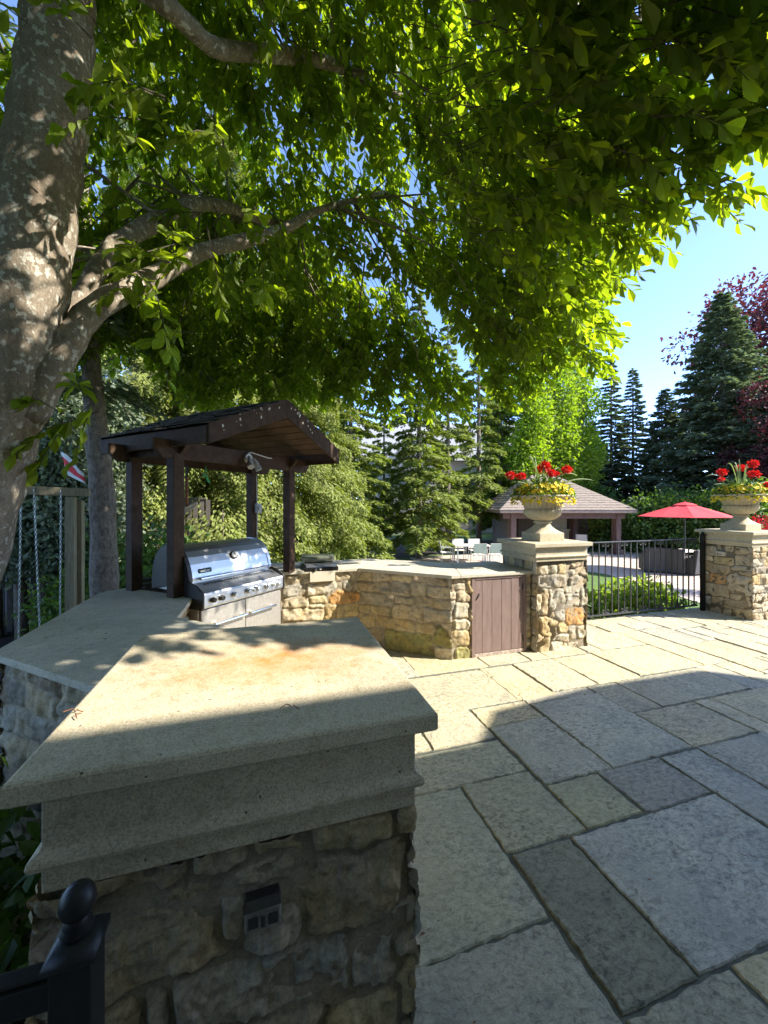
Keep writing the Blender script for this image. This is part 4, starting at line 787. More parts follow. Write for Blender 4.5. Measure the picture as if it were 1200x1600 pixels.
# umbrella
t = thing('umbrella', 'open red garden umbrella above the dark wicker chairs', 'umbrella', C(at_px(1069, 14), 14, Zg)); uc = C3(at_px(1070, 14), 14, 0); rz_ = 1.42; n = 8; zb, zt2 = 1.6-(807-Y0)*14/F-Zg, 1.6-(786-Y0)*14/F-Zg
V = []; rings = [(.0, zt2-.03), (.35, zt2-.10), (.9, zb+.19), (1.42, zb)]; seg = 48
for r_, z in rings:
    for k in range(seg):
        a = 2*math.pi*k/seg; pol = math.cos(math.pi/n)/math.cos((a % (2*math.pi/n))-math.pi/n); sag = .03*math.sin((a % (2*math.pi/n))*n/2)*(r_/1.42); V.append(uc+np.array([r_*pol*math.cos(a), r_*pol*math.sin(a), z-sag+(.03*math.sin((a % (2*math.pi/n))*n/2) if r_ > 1.4 else 0)]))
mb = MB(); mb.add(V, [[j*seg+k, (j+1)*seg+k, (j+1)*seg+(k+1) % seg, j*seg+(k+1) % seg] for j in range(3) for k in range(seg)]); o = mb.build('canopy', M['redcloth'], t); sm = o.modifiers.new('thick', 'SOLIDIFY'); sm.thickness = .006
mb = MB(); mb.lathe([(.001, .07), (.20, .035), (.36, -.035), (.365, -.045)], uc+Z_*(zt2-.04), 8); mb.lathe([(.03, .06), (.02, .1), (.001, .12)], uc+Z_*(zt2-.04), 8); mb.build('vent_cap', M['redcloth'], t)
mb = MB(); mb.tube([uc, uc+Z_*(zt2-.02)], .019, 10); mb.build('pole', M['iron'], t)
mb = MB()
for k in range(8): a = 2*math.pi*k/8; mb.tube([uc+Z_*(zt2-.06), uc+np.array([1.36*math.cos(a), 1.36*math.sin(a), zb+.01])], .008, 4)
mb.build('rib', M['iron'], t)
mb = MB(); mb.lathe([(.25, 0), (.25, .05), (.05, .08), (.03, .3)], uc, 16); mb.build('base', M['iron'], t)
def wicker_chair(label, x, d, rz, cush=True):
    t = thing('wicker_armchair', label, 'armchair', (0, 0, 0), 'dark wicker armchairs under the red umbrella')
    mb = MB(); mb.box(-.38, .38, -.38, .38, .05, .30); mb.build('base', M['wicker'], t, bevel=.02)
    for sx in (-.42, .30): mb = MB(); mb.box(sx, sx+.12, -.40, .36, .04, .60); mb.build('arm', M['wicker'], t, bevel=.02)
    mb = MB(); mb.extrude([(-.42, .30, .05), (-.42, .42, .05), (-.42, .52, .88), (-.42, .42, .90)], (.84, 0, 0)); mb.build('backrest', M['wicker'], t, bevel=.02)
    mb = MB(); mb.box(-.29, .29, -.38, .28, .305, .43); mb.build('seat_cushion', M['cushion'], t, bevel=.03)
    mb = MB(); mb.extrude([(-.28, .24, .44), (-.28, .34, .44), (-.28, .42, .86), (-.28, .32, .86)], (.56, 0, 0)); mb.build('back_cushion', M['cushion'], t, bevel=.03)
    t.location = tuple(C3(x, d, 0)); t.rotation_euler = (0, 0, math.radians(rz)-T); return t
wicker_chair('dark wicker armchair left of the umbrella pole', at_px(1023, 14.3), 14.3, 160); wicker_chair('dark wicker armchair with pale cushions right of the umbrella pole', at_px(1052, 14.0), 14.0, 130); wicker_chair('dark wicker armchair farthest right under the red umbrella', at_px(1078, 13.8), 13.8, 200)
mb = MB(); p = C3(at_px(1066, 15.2), 15.2, 0); mb.box(p[0]-.5, p[0]+.5, p[1]-.4, p[1]+.4, .62+Zg, .66+Zg); tt = thing('patio_table', 'low pale table behind the wicker armchairs', 'table', p); mb.build('tabletop', M['sling'], tt, bevel=.01)
for sx in (-.45, .41):
    for sy in (-.35, .31): mb = MB(); mb.box(p[0]+sx, p[0]+sx+.04, p[1]+sy, p[1]+sy+.04, Zg, .619+Zg); mb.build('leg', M['lightmetal'], tt)
# ---- pavilion
def Cd(x, d, z): return C(x, d, z)
t = thing('garden_pavilion', 'brown timber pavilion with hipped shingle roof beyond the lower terrace', 'pavilion', C(8.5, 20, Zg))
xl, xr, df, db = at_px(781, 18.6), at_px(996, 18.6), 18.6, 23.6; zE, zR = 1.6-9*18.6/F, 1.6+46*21.1/F
def quad(mb, *P): mb.add([np.array(p) for p in P], [list(range(len(P)))])
E1, E2, E3, E4 = C(xl, df, zE), C(xr, df, zE), C(xr, db, zE), C(xl, db, zE); R1, R2 = C(xl+2.5, 21.1, zR), C(xr-2.9, 21.1, zR)
M['slopeshingle'] = simple('weathered_roof_shingle', (.18, .14, .11), (.29, .23, .18), 9, .9, .6, .02, 30)
mb = MB()
def slope(a, b_, c, d, rows=16):                                   # shingle courses as real steps
    a, b_, c, d = map(np.array, (a, b_, c, d)); rr = random.Random(3)
    nrm = unit(np.cross(b_-a, d-a)); nrm = nrm if nrm[2] > 0 else -nrm
    for k in range(rows):
        s0, s1 = k/rows, (k+1)/rows+.012; s1 = min(s1, 1); p0, p1 = a+(d-a)*s0, b_+(c-b_)*s0; q0, q1 = a+(d-a)*s1, b_+(c-b_)*s1; n = max(1, int(np.linalg.norm(p1-p0)/.33))
        for i in range(n):
            j = .016+rr.uniform(0, .012); o_ = nrm*.002; P0, P1 = p0+(p1-p0)*i/n, p0+(p1-p0)*((i+1)/n-.02/n); Q0, Q1 = q0+(q1-q0)*i/n, q0+(q1-q0)*((i+1)/n-.02/n); V = [P0+nrm*j, P1+nrm*j, Q1+o_, Q0+o_, P0-nrm*.02, P1-nrm*.02]
            mb.add(V, [[0, 1, 2, 3], [4, 5, 1, 0], [4, 0, 3], [1, 5, 2]])
slope(E1, E2, R2, R1); slope(E2, E3, R2, R2+.001); slope(E4, E1, R1, R1+.001); slope(E3, E4, R1, R2)
mb.build('roof', M['slopeshingle'], t)
mb = MB(); th_ = Z_*.14
for a, b_ in ((E1, E2), (E2, E3), (E3, E4), (E4, E1)): e = unit(b_-a); s = np.cross(Z_, e); mb.obox(a-th_, b_-a, s*.03, th_*.96)
mb.build('fascia', simple('mauve_brown_trim', (.15, .11, .09), (.21, .155, .13), 6, .7, .2), t)
mb = MB(); quad(mb, E1-th_*.5, E4-th_*.5, E3-th_*.5, E2-th_*.5); mb.build('ceiling', M['wood'], t)
M['redwood'] = simple('red_brown_post', (.10, .055, .042), (.15, .08, .06), 6, .7, .2)
for x, d in ((at_px(963, 19.2), 19.2), (at_px(800, 19.2), 19.2), (xr-.6, db-.6), (at_px(896, 21.5), 21.5)):
    mb = MB(); c_ = C(x, d, 0); mb.box(c_[0]-.15, c_[0]+.15, c_[1]-.15, c_[1]+.15, Zg, zE-.14); mb.box(c_[0]-.22, c_[0]+.22, c_[1]-.22, c_[1]+.22, Zg, Zg+.25); mb.build('post', M['redwood'], t, bevel=.01)
mb = MB(); mb.obox(C(xl+.3, df+.45, zE-.42), C(xr-xl-.6, 0, 0), C(0, .18, 0), Z_*.28); mb.build('beam', M['redwood'], t)
M['sidwood'] = simple('tan_siding', (.085, .06, .04), (.15, .11, .075), 8, .8, .3)
mb = MB(); mb.obox(C(at_px(790, 20), 22.2, Zg), C(at_px(955, 20)-at_px(790, 20), 0, 0), C(0, .15, 0), Z_*(zE-Zg-.1)); mb.obox(C(at_px(788, 20), 19.5, Zg), C(.15, 0, 0), C(0, 2.7, 0), Z_*(zE-Zg-.1)); mb.build('wall', M['sidwood'], t)
mb = MB(); mb.obox(C(at_px(800, 21), 22.17, Zg), C(.75, 0, 0), C(0, .03, 0), Z_*2.0); dd_ = mb.build('door', M['wood'], t)
mb = MB(); c0_ = C(at_px(842, 21.6), 21.6, Zg); mb.cur = TAN; mb.obox(c0_, C(1.9, 0, 0), C(0, .55, 0), Z_*1.0); mb.build('stone_hearth', M['rubble'], t, usecol=True, bevel=.02)
mb = MB(); mb.cur = GREY; mb.obox(c0_+C(.3, .1, 1.0), C(1.3, 0, 0), C(0, .4, 0), Z_*.9); mb.build('chimney_breast', M['rubble'], t, usecol=True, bevel=.02)
mb = MB(); mb.cur = PALE; mb.obox(c0_+C(-.08, -.08, 1.0), C(2.06, 0, 0), C(0, .7, 0), Z_*.07); mb.build('mantel', M['rubble'], t, usecol=True, bevel=.02)
p = C(at_px(909, 20.2), 20.2, Zg); o = copy_tree(ch); o.location = tuple(p); o.rotation_euler = (0, 0, math.radians(150)-T); o['label'] = 'white chair standing inside the timber pavilion'; del o['group']
# ================================================================ TREES AND PLANTS
def mesh_obj(name, V, Fc, mat, parent, smooth=False, usecol=None): return link(name, mesh_arrays(name, np.asarray(V)-np.array(root_loc(parent)), Fc, M[mat], smooth, usecol), parent)
# ---- the big tree whose crown hangs over the patio
t = thing('shade_tree', 'large broadleaf tree with lichen-spotted leaning trunk overhanging the patio', 'tree', C(-3.4, 2.5, GARDEN))
TP = [(-250, 1480, 2.4, 95), (-190, 1250, 2.4, 80), (-62, 850, 2.4, 66), (-25, 725, 2.4, 63), (12, 600, 2.4, 62), (40, 450, 2.4, 61), (60, 300, 2.4, 59), (78, 180, 2.4, 55), (90, 70, 2.4, 52), (97, -40, 2.4, 48), (110, -200, 2.4, 40), (125, -420, 2.5, 30), (150, -800, 2.6, 18), (170, -1100, 2.7, 10)]
def pxtube(mb, L, n=14, sub=4):
    P = np.array([GD(a, b, d) for a, b, d, r in L]); R = np.array([.88*r*d/F for a, b, d, r in L]); k = len(L); tt = np.linspace(0, k-1, (k-1)*sub+1); out = []
    for q in range(4):
        src = np.concatenate([P, R[:, None]], 1)[:, q]; m = np.gradient(src); i = np.minimum(tt.astype(int), k-2); f = tt-i
        out.append((2*f**3-3*f**2+1)*src[i]+(f**3-2*f**2+f)*m[i]+(-2*f**3+3*f**2)*src[i+1]+(f**3-f**2)*m[i+1])
    o = np.array(out).T; o[:, 3] *= 1+.05*np.sin(np.arange(len(o))*1.7); mb.tube(o[:, :3], np.maximum(o[:, 3], .003), n); return o
mb = MB(); pxtube(mb, TP, 28, 6); tro = mb.build('trunk', M['bark'], t, smooth=True)
LIMBS = [[(40, 650, 2.42, 30), (78, 585, 2.45, 27), (108, 535, 2.5, 24), (135, 495, 2.6, 22), (175, 465, 2.7, 20), (240, 434, 3.0, 18), (310, 395, 3.3, 14), (400, 372, 3.6, 11), (450, 355, 3.9, 9), (500, 328, 4.2, 6), (600, 300, 4.8, 3)],
         [(80, 560, 2.55, 13), (118, 480, 2.8, 14), (150, 425, 2.95, 16), (180, 385, 3.1, 16), (235, 350, 3.4, 15), (300, 320, 3.8, 12), (360, 325, 4.2, 9), (415, 345, 4.5, 7), (520, 360, 5.2, 4)],
         [(100, -70, 2.4, 26), (170, -45, 2.4, 19), (250, 0, 2.4, 17), (300, 45, 2.6, 15), (345, 77, 2.8, 14), (450, 86, 3.2, 12), (525, 102, 3.5, 9), (600, 140, 3.9, 7), (720, 190, 4.6, 5), (800, 225, 5.1, 3)],
         [(108, -180, 2.4, 22), (300, -260, 2.3, 18), (600, -200, 2.2, 14), (850, -80, 2.2, 9), (1000, 40, 2.3, 6), (1100, 150, 2.4, 3)],
         [(95, 40, 2.4, 16), (40, -40, 2.6, 13), (-60, -120, 2.9, 9), (-200, -160, 3.2, 5)],
         [(118, -330, 2.5, 20), (260, -250, 3.0, 16), (420, -120, 3.8, 12), (620, 20, 4.5, 8), (760, 60, 5.0, 4)]]
limbpts = []
for L in LIMBS: mb = MB(); o = pxtube(mb, L, 12); limbpts.append(o[len(o)//3:]); mb.build('limb', M['bark'], t, smooth=True)
limbpts = np.vstack(limbpts)
FP = np.array([(-4.5, .5), (-5.2, 3), (-4.8, 5), (-3.6, 6.2), (-1.5, 6.6), (.2, 6.3), (1.2, 5.9), (2.3, 5.3), (2.5, 4.6), (2.05, 3.9), (1.7, 3.1), (1.78, 2.6), (2.2, 2.1), (2.6, 1.6), (2.4, 1.1), (1.6, .5), (.5, -.4), (-1.5, -1.2), (-3.5, -.8)])
def inpoly(x, y, P):
    r = np.zeros(x.shape, bool); n = len(P)
    for i in range(n):
        x0, y0, x1, y1 = *P[i], *P[(i+1) % n]; r ^= ((y0 > y) != (y1 > y)) & (x < (x1-x0)*(y-y0)/(y1-y0+1e-12)+x0)
    return r
def edist(x, y, P):
    d = np.full(x.shape, 9.); n = len(P)
    for i in range(n):
        a, b = P[i], P[(i+1) % n]; e = b-a; s = np.clip(((x-a[0])*e[0]+(y-a[1])*e[1])/(e@e), 0, 1); d = np.minimum(d, np.hypot(x-a[0]-s*e[0], y-a[1]-s*e[1]))
    return d
NCL = 30000
x = RG.uniform(-5.2, 2.8, NCL); d = RG.uniform(-1.2, 6.6, NCL); u = RG.uniform(0, 1, NCL); ok = inpoly(x, d, FP); e = edist(x, d, FP)
bot = np.where(d > 4.4, 3.5, 3.36)+.45*vnoise(x*1.1+5, d*1.1, 3)+.25*vnoise(x*2.7, d*2.7, 8)
near = (x > .4) & (d < 2.9)
bot = np.where(near, np.maximum(bot+.12, 3.45+.22*(d < 1.8)), bot)
inn = np.clip((e-.75)/.8, 0, 1); zin = np.where(d > 4.2, 4.3, 5.4)+.35*vnoise(x, d, 5); zlo = bot+(zin-bot)*inn*np.where(near, .25, 1); ztop = np.where(near, zlo+1.1, 5.3+1.2*np.clip(e/2.2, 0, 1))
z = zlo+(ztop-zlo)*u**1.15
keep = ok & (RG.uniform(0, 1, NCL) < np.where(near, .50, np.where(e < 1.0, .72, .36))) & ((d > .6) | (RG.uniform(0, 1, NCL) < .3))
# gaps: patches of open sky through the crown
keep &= fbm(x*.9+z*.45, d*.9-z*.35, 21, 2) > -.62
P = np.stack([x*CS+d*SN, -x*SN+d*CS, z], 1)
sh = P-np.array(SUN)[None]*((P[:, 2:3]-1.12)/SUN[2]); keep &= ~((sh[:, 0] > -.62) & (sh[:, 0] < .45) & (sh[:, 1] > .75) & (sh[:, 1] < np.where(sh[:, 0] < -.12, 1.46, 1.18)+.10*vnoise(sh[:, 0]*6, z*3, 2)))  # crown left open where it would shade the near cap
P = P[keep]
low = np.array([GD(px, py, dd) for px, py, dd in [(150, 640, 2.5), (60, 600, 2.9), (170, 150, 2.1), (95, 60, 1.9), (200, 90, 2.0), (330, 200, 2.4), (250, 480, 2.6), (380, 420, 2.9), (120, 655, 2.7), (265, 418, 2.75), (300, 395, 2.9), (340, 385, 3.0), (370, 372, 3.1), (285, 322, 3.3), (330, 318, 3.5), (215, 455, 2.6), (560, 110, 3.4), (430, 350, 3.4), (180, 350, 2.8)] for _ in range(3)])+RG.normal(size=(57, 3))*[.12, .12, .06]
tg = np.array([(.30, 1.60), (.22, 1.62), (.12, 1.60), (.02, 1.62), (-.06, 1.60), (.33, 1.52), (.25, 1.50), (.15, 1.51), (.05, 1.53), (-.08, 1.55), (.34, 1.40), (.26, 1.42), (.36, 1.30), (.18, 1.46), (-.16, 1.58), (.10, 1.56)])
zt3 = RG.uniform(3.35, 3.7, len(tg)); spray = np.stack([tg[:, 0]+SUN[0]*(zt3-1.12)/SUN[2]-.10, tg[:, 1]+SUN[1]*(zt3-1.12)/SUN[2]+.10, zt3], 1)  # unseen sprigs added along the sun's rays to throw leaf shade on the cap
P = np.vstack([P, low, spray]); n = len(P); print('crown clusters', n)
# twigs: short, drooping, each carrying a spray of leaves
hv = unit(np.stack([P[:, 0]-C(-1.2, 2.9, 0)[0], P[:, 1]-C(-1.2, 2.9, 0)[1], np.zeros(n)], 1)+RG.normal(size=(n, 3))*.55); tl = RG.uniform(.16, .34, n)
nl = 11; s = np.linspace(.1, 1, nl)
tw = hv+np.array([0, 0, -.35])+RG.normal(size=(n, 3))*.15
pos = P[:, None]+tw[:, None]*(tl[:, None, None]*s[None, :, None])+np.array([0, 0, -.10])*(s**2)[None, :, None]*tl[:, None, None]*3
side = np.where(np.arange(nl) % 2 == 0, 1, -1)[None, :, None]*unit(np.cross(tw, [0, 0, 1.]))[:, None]
Yd = unit(side*.9+tw[:, None]*.7+np.array([0, 0, -.55])+RG.normal(size=(n, nl, 3))*.38).reshape(-1, 3); pos = pos.reshape(-1, 3)
X, Y, Z = frames(Yd, RG, .62); X = X*RG.uniform(.68, 1.15, (len(pos), 1)); Z = Z*RG.uniform(.6, 2.4, (len(pos), 1)); lsz = RG.uniform(.07, .15, len(pos)); nr = np.hypot(pos[:, 0], pos[:, 1]) < 3.4
V1, F1 = scatter(LEAF_V, LEAF_F, pos[~nr], X[~nr], Y[~nr], Z[~nr], lsz[~nr]); V2, F2 = scatter(LEAFN_V, LEAFN_F, pos[nr], X[nr], Y[nr], Z[nr], lsz[nr]*.98)
mesh_obj('foliage', np.vstack([V1, V2]), np.vstack([F1, F2+len(V1)]), 'leaf', t)
mb = MB()
V = []; Fq = []
tp = np.stack([P-tw*tl[:, None]*.35, P+tw*tl[:, None]*.5, P+tw*tl[:, None]+np.array([0, 0, -.3])*tl[:, None]], 1)
sdv = unit(np.cross(tw, [0, 0, 1.])); upv = unit(np.cross(sdv, tw)); rad = np.array([.004, .003, .0015])
ring = np.stack([tp+sdv[:, None]*rad[None, :, None], tp-sdv[:, None]*rad[None, :, None]*.5+upv[:, None]*rad[None, :, None]*.87, tp-sdv[:, None]*rad[None, :, None]*.5-upv[:, None]*rad[None, :, None]*.87], 2).reshape(-1, 3)
base = (np.arange(n)*9)[:, None, None]; f = np.array([[i*3+k, i*3+(k+1) % 3, (i+1)*3+(k+1) % 3, (i+1)*3+k] for i in range(2) for k in range(3)])
mesh_obj('twigs', ring, (f[None]+base).reshape(-1, 4), 'twig', t)
rr = np.random.default_rng(4); mb = MB()
for k in range(230):                                               # side branches from the limbs out into the crown
    b = P[rr.integers(n)]; dd = np.linalg.norm(limbpts[:, :3]-b, axis=1)+rr.uniform(0, .8, len(limbpts)); a = limbpts[np.argmin(dd)]; L = np.linalg.norm(b-a[:3])
    bx_, bd_c = b[0]*CS-b[1]*SN, b[0]*SN+b[1]*CS
    if L > 3.2 or (bx_ < -1.1 and bd_c < 2.4): continue
    m1 = a[:3]*.6+b*.4+[0, 0, .12*L]+rr.normal(size=3)*.08*L; m2 = a[:3]*.25+b*.75+[0, 0, .10*L]+rr.normal(size=3)*.05*L; r0 = min(a[3]*.6, .004+.006*L); mb.tube([a[:3], m1, m2, b], [r0, r0*.75, r0*.5, .003], 6)
mb.build('branches', M['bark'], t, smooth=True)
# ---- conifers
def spruce_mesh(name, Hh, R, seed, needle, droop=.25, nb=150, per=95, sz=.15, start=.06, wide=.34, gap=.0, hang=.0, power=.85):
    r = np.random.default_rng(seed); PV, YV, SV = [], [], []; mb = MB()
    mb.tube([(0, 0, -.1), (0, 0, Hh*.3), (0, 0, Hh*.7), (0, 0, Hh)], [R*.045+.05, R*.035+.04, R*.02+.02, .01], 9); br = MB()
    for k in range(nb):
        tz = start+(1-start)*(k+r.uniform(0, 1))/nb; tz = min(tz, .985); L = (R*(1-tz)**power+.12)*r.uniform(.62, 1.12); z0 = Hh*tz; a = k*2.399+r.uniform(-.3, .3)
        if r.uniform() < gap: continue
        dx = np.array([math.cos(a), math.sin(a), 0]); lat = np.array([-dx[1], dx[0], 0]); rise = .28*(tz-.25)*L
        f = lambda s: dx*L*s[:, None]+np.array([0, 0, 1.])*(z0+rise*s-droop*L*s*s+.10*L*np.maximum(s-.7, 0))[:, None]
        m = max(6, int(per*(L/R+.15))); s = r.uniform(.12, 1, m)**.75; y = r.uniform(-1, 1, m); w = wide*L*(1-s)**.65+.10*L*.3; c = f(s)+lat*(y*w)[:, None]*1.0+np.array([0, 0, 1.])*(-.22*np.abs(y)*w-hang*r.uniform(0, 1, m)**2*.45+r.normal(size=m)*.025*L)[:, None]+dx*(np.abs(y)*w*.5)[:, None]
        dirn = unit(dx*.8+lat*(np.sign(y)*(.35+np.abs(y)*.8))[:, None]+np.array([0, 0, -.18-hang*1.2])+r.normal(size=(m, 3))*.22)
        PV.append(c); YV.append(dirn); SV.append(np.full(m, 1.)*r.uniform(.75, 1.25, m)*sz*(1-.35*tz))
        if k % 2 == 0: q = f(np.array([0, .35, .7, .95])); br.tube(q, [.012+.012*L/R, .014, .009, .004], 4, cap=False)
    for q in range(14): PV.append(np.array([[0, 0, Hh-.02*q*R]])); YV.append(unit(r.normal(size=(1, 3))+[0, 0, 1.2])); SV.append(np.array([sz*.8]))
    PV, YV, SV = np.vstack(PV), np.vstack(YV), np.concatenate(SV); X, Y, Z = frames(YV, r, .7)
    V, Fc = scatter([(-.05, 0, 0), (.05, 0, 0), (.27, .3, -.03), (.12, .7, -.03), (0, 1.05, -.05), (-.12, .7, -.03), (-.27, .3, -.03)], [[0, 1, 2, 3, 4, 5, 6]], PV, X, Y, Z, SV)
    vt, ft, _ = mb.arrays(); vb, fb, _ = br.arrays()
    return mesh_arrays(name+'_trunk', vt, ft, M['sprucebark'], True), mesh_arrays(name+'_boughs', V, Fc, M[needle]), mesh_arrays(name+'_limbs', vb, fb, M['sprucebark'])
PR = {'near': spruce_mesh('near_spruce', 13, 3.3, 1, 'needle_pale', .42, 230, 1150, .10, .09, .36, .08, .55), 'mid': spruce_mesh('mid_spruce', 12, 2.6, 2, 'needle', .30, 150, 430, .20, .07, .4, .12, .15),
      'mid2': spruce_mesh('mid_spruce_two', 13, 2.4, 3, 'needle', .35, 150, 400, .20, .10, .4, .2, .25), 'blue': spruce_mesh('blue_spruce', 15, 4.3, 4, 'needle_blue', .12, 360, 420, .27, .03, .34, .04, .0, .8), 'slim': spruce_mesh('slim_spruce', 13, 1.9, 5, 'needle_blue', .2, 200, 220, .24, .06, .4, .05),
      'sparse': spruce_mesh('sparse_spruce', 12, 2.1, 6, 'needle', .35, 100, 330, .19, .16, .42, .25, .3)}
def conifer(kind, px, d, h, label, group, rot=0., sx=1., name='spruce_tree'):
    mt, mf, ml = PR[kind]; H0 = max(v.co[2] for v in mt.vertices); t = thing(name, label, 'tree', C(at_px(px, d), d, GARDEN), group, rot); s = h/H0; t.scale = (s*sx, s*sx, s)
    for nm, me in (('trunk', mt), ('boughs', mf), ('limbs', ml)): link(nm, me, t)
    return t
CG = 'spruces along the far side of the garden'
SPR = [('near', 215, 9.6, 12.5, 'tall spruce rising behind the left end of the grill canopy roof', .3, .85), ('near', 345, 10.6, 13.5, 'pale drooping spruce directly behind the steel grill', 1.7, 1.0), ('near', 452, 12.2, 12.5, 'yellow-green drooping spruce just right of the grill canopy', 3.1, 1.0), ('near', 283, 14.5, 15.5, 'tall spruce standing behind the grill canopy ridge', 4.4, 1.0),
       ('mid', 548, 16.5, 10.5, 'bright green layered spruce left of the sky gap', .5, 1.0), ('mid', 655, 17.8, 12.2, 'bright green layered spruce right of the sky gap', 2.2, .9), ('sparse', 600, 22, 9.0, 'small sparse spruce in the gap in front of the grey-roofed house', 1.1, 1.), ('sparse', 700, 21, 13, 'sparse dark spruce behind the garden dining table', 3.3, 1.),
       ('sparse', 748, 22.5, 14, 'thin spruce just left of the planted urn on the middle pillar', 5., 1.), ('mid2', 505, 20, 14, 'tall dark spruce behind the yellow-green drooping one', 1.9, 1.2), ('mid2', 782, 25, 13.5, 'dark spruce behind the left end of the pavilion roof', 2.7, 1.)]
for k, px, d, h, lb, rot, sx in SPR: conifer(k, px, d, h, lb, CG, rot, sx)
BG = 'blue spruces right of the pavilion'
for k, px, d, h, lb, rot, sx in (('slim', 955, 30, 13.6, 'slim blue spruce, left of the two pointed tips against the sky', 0, 1.15), ('slim', 989, 31, 13.2, 'slim blue spruce, right of the two pointed tips against the sky', 2, 1.2), ('blue', 1128, 23.5, 15.2, 'huge grey-blue spruce standing high above the red umbrella', 1, 1.08), ('blue', 1040, 27.5, 10.6, 'dark broad spruce between the pavilion and the huge spruce', 3, 1.1), ('blue', 1215, 20, 10.2, 'dark spruce at the right edge behind the right urn', 4.4, .9), ('blue', 925, 33, 9.5, 'low dark spruce above the pavilion roof', 5.5, 1.1)):
    conifer(k, px, d, h, lb, BG, rot, sx)
# ---- broadleaf background trees: trunk, limbs and a crown of leaf clumps
def crown_mesh(name, blobs, n, size, mat, seed, H0, tr=.16, flat=1.):
    r = np.random.default_rng(seed); PV, NV = [], []; tot = sum(b[3]**2*b[4] for b in blobs); mb = MB()
    mb.tube([(0, 0, -.1), (tr*.4, 0, H0*.3), (-tr*.3, tr*.4, H0*.62), (0, 0, H0*.9)], [tr*1.3, tr, tr*.6, tr*.15], 10); lm = MB()
    for (x, y, z, rx, rz) in blobs:
        m = int(n*rx*rx*rz/tot); dv = unit(r.normal(size=(m, 3))); q = r.uniform(.25, 1, m)**.45; noise_ = 1+.22*np.sin(dv[:, 0]*7+x*3)*np.cos(dv[:, 2]*6+y)+.15*r.normal(size=m)
        p = np.array([x, y, z])+dv*(q*noise_)[:, None]*np.array([rx, rx, rz]); PV.append(p); NV.append(unit(dv+r.normal(size=(m, 3))*.8+np.array([0, 0, -.2])))
        lm.tube([(0, 0, max(.3, z-rz*1.1)), (x*.5, y*.5, z-rz*.5), (x, y, z)], [tr*.4, tr*.25, .02], 5, cap=False)
    P_, N2 = np.vstack(PV), np.vstack(NV); X, Y, Z = frames(N2, r, .4); V, Fc = scatter(LEAF_V, LEAF_F, P_, X, Y, Z, r.uniform(.7, 1.3, len(P_))*size)
    vt, ft, _ = mb.arrays(); vl, fl_, _ = lm.arrays(); return mesh_arrays(name+'_trunk', vt, ft, M['sprucebark'], True), mesh_arrays(name+'_crown', V, Fc, M[mat]), mesh_arrays(name+'_limbs', vl, fl_, M['twig'])
def rblobs(r, n, R, z0, z1, br): return [(r.uniform(-R, R), r.uniform(-R, R), z0+(z1-z0)*(i+.5)/n, br*r.uniform(.7, 1.25), br*r.uniform(.7, 1.2)) for i in range(n)]
q = random.Random(9)
PB = {'column': crown_mesh('column', [(q.uniform(-.5, .5), q.uniform(-.5, .5), 2.2+9.6*i/26, 1.05*(1-.5*(i/26)**2)*q.uniform(.75, 1.1), .8) for i in range(26)], 14000, .17, 'leaf_lime', 5, 12.5),
      'round': crown_mesh('round', rblobs(q, 26, 2.3, 3.2, 9, 1.25), 15000, .2, 'leaf_lime', 6, 9.5), 'copper': crown_mesh('copper', rblobs(q, 46, 4.6, 6, 20, 2.0), 20000, .32, 'leaf_copper', 7, 20, .35),
      'shrub': crown_mesh('shrub', rblobs(q, 12, .8, .4, 1.6, .55), 4200, .13, 'leaf_shrub', 8, 1.5, .04), 'lightshrub': crown_mesh('lightshrub', rblobs(q, 12, .7, .4, 1.9, .5), 4200, .12, 'leaf_bright', 9, 1.8, .04),
      'redshrub': crown_mesh('redshrub', rblobs(q, 8, .6, .3, 1.1, .4), 2600, .09, 'leaf_red', 10, 1.0, .03), 'cedar': crown_mesh('cedar', [(q.uniform(-.25, .25), q.uniform(-.25, .25), 1.7+3.4*i/16, .62*(1-.3*i/16), .5) for i in range(16)], 6500, .12, 'needle_blue', 12, 5.2, .09)}
def leafy(kind, px, d, label, group=None, s=1., name='tree', rot=0., cat=None, z=GARDEN, sz=None):
    t = thing(name, label, cat or ('shrub' if 'shrub' in name else 'tree'), C(at_px(px, d), d, z), group, rot); t.scale = (s, s, sz or s)
    for nm, me in zip(('trunk', 'crown', 'limbs'), PB[kind]): link(nm, me, t)
    return t
HB = 'tall lime-green columnar trees behind the pavilion'
for i, (px, d, s, lb) in enumerate(((822, 23.5, 1.12, 'columnar lime-green tree standing left of the middle urn'), (868, 24.5, 1.18, 'columnar lime-green tree straight behind the middle urn'), (908, 25.5, 1.15, 'columnar lime-green tree right of the middle urn, at the crown edge'), (845, 28, 1.1, 'columnar lime-green tree farther back between its neighbours'), (775, 27, .9, 'columnar lime-green tree farthest left in the row'))): leafy('column', px, d, lb, HB, s, 'columnar_tree', i*1.3)
leafy('copper', 1215, 33, 'dark red copper beech rising at the right edge behind the huge spruce', None, 1.08, 'copper_beech')
leafy('copper', 1250, 19, 'dark purple tree behind the right urn', None, .42, 'purple_tree', 1.)
for i, (px, d, s, lb) in enumerate(((95, 13.5, .62, 'light green tree seen between the two trunks at the left'), (175, 15, .72, 'light green tree right of the rough spruce trunk'), (30, 12, .6, 'light green tree at the far left behind the big trunk'))): leafy('round', px, d, lb, 'light green trees at the left', s, 'broadleaf_tree', i*2.)
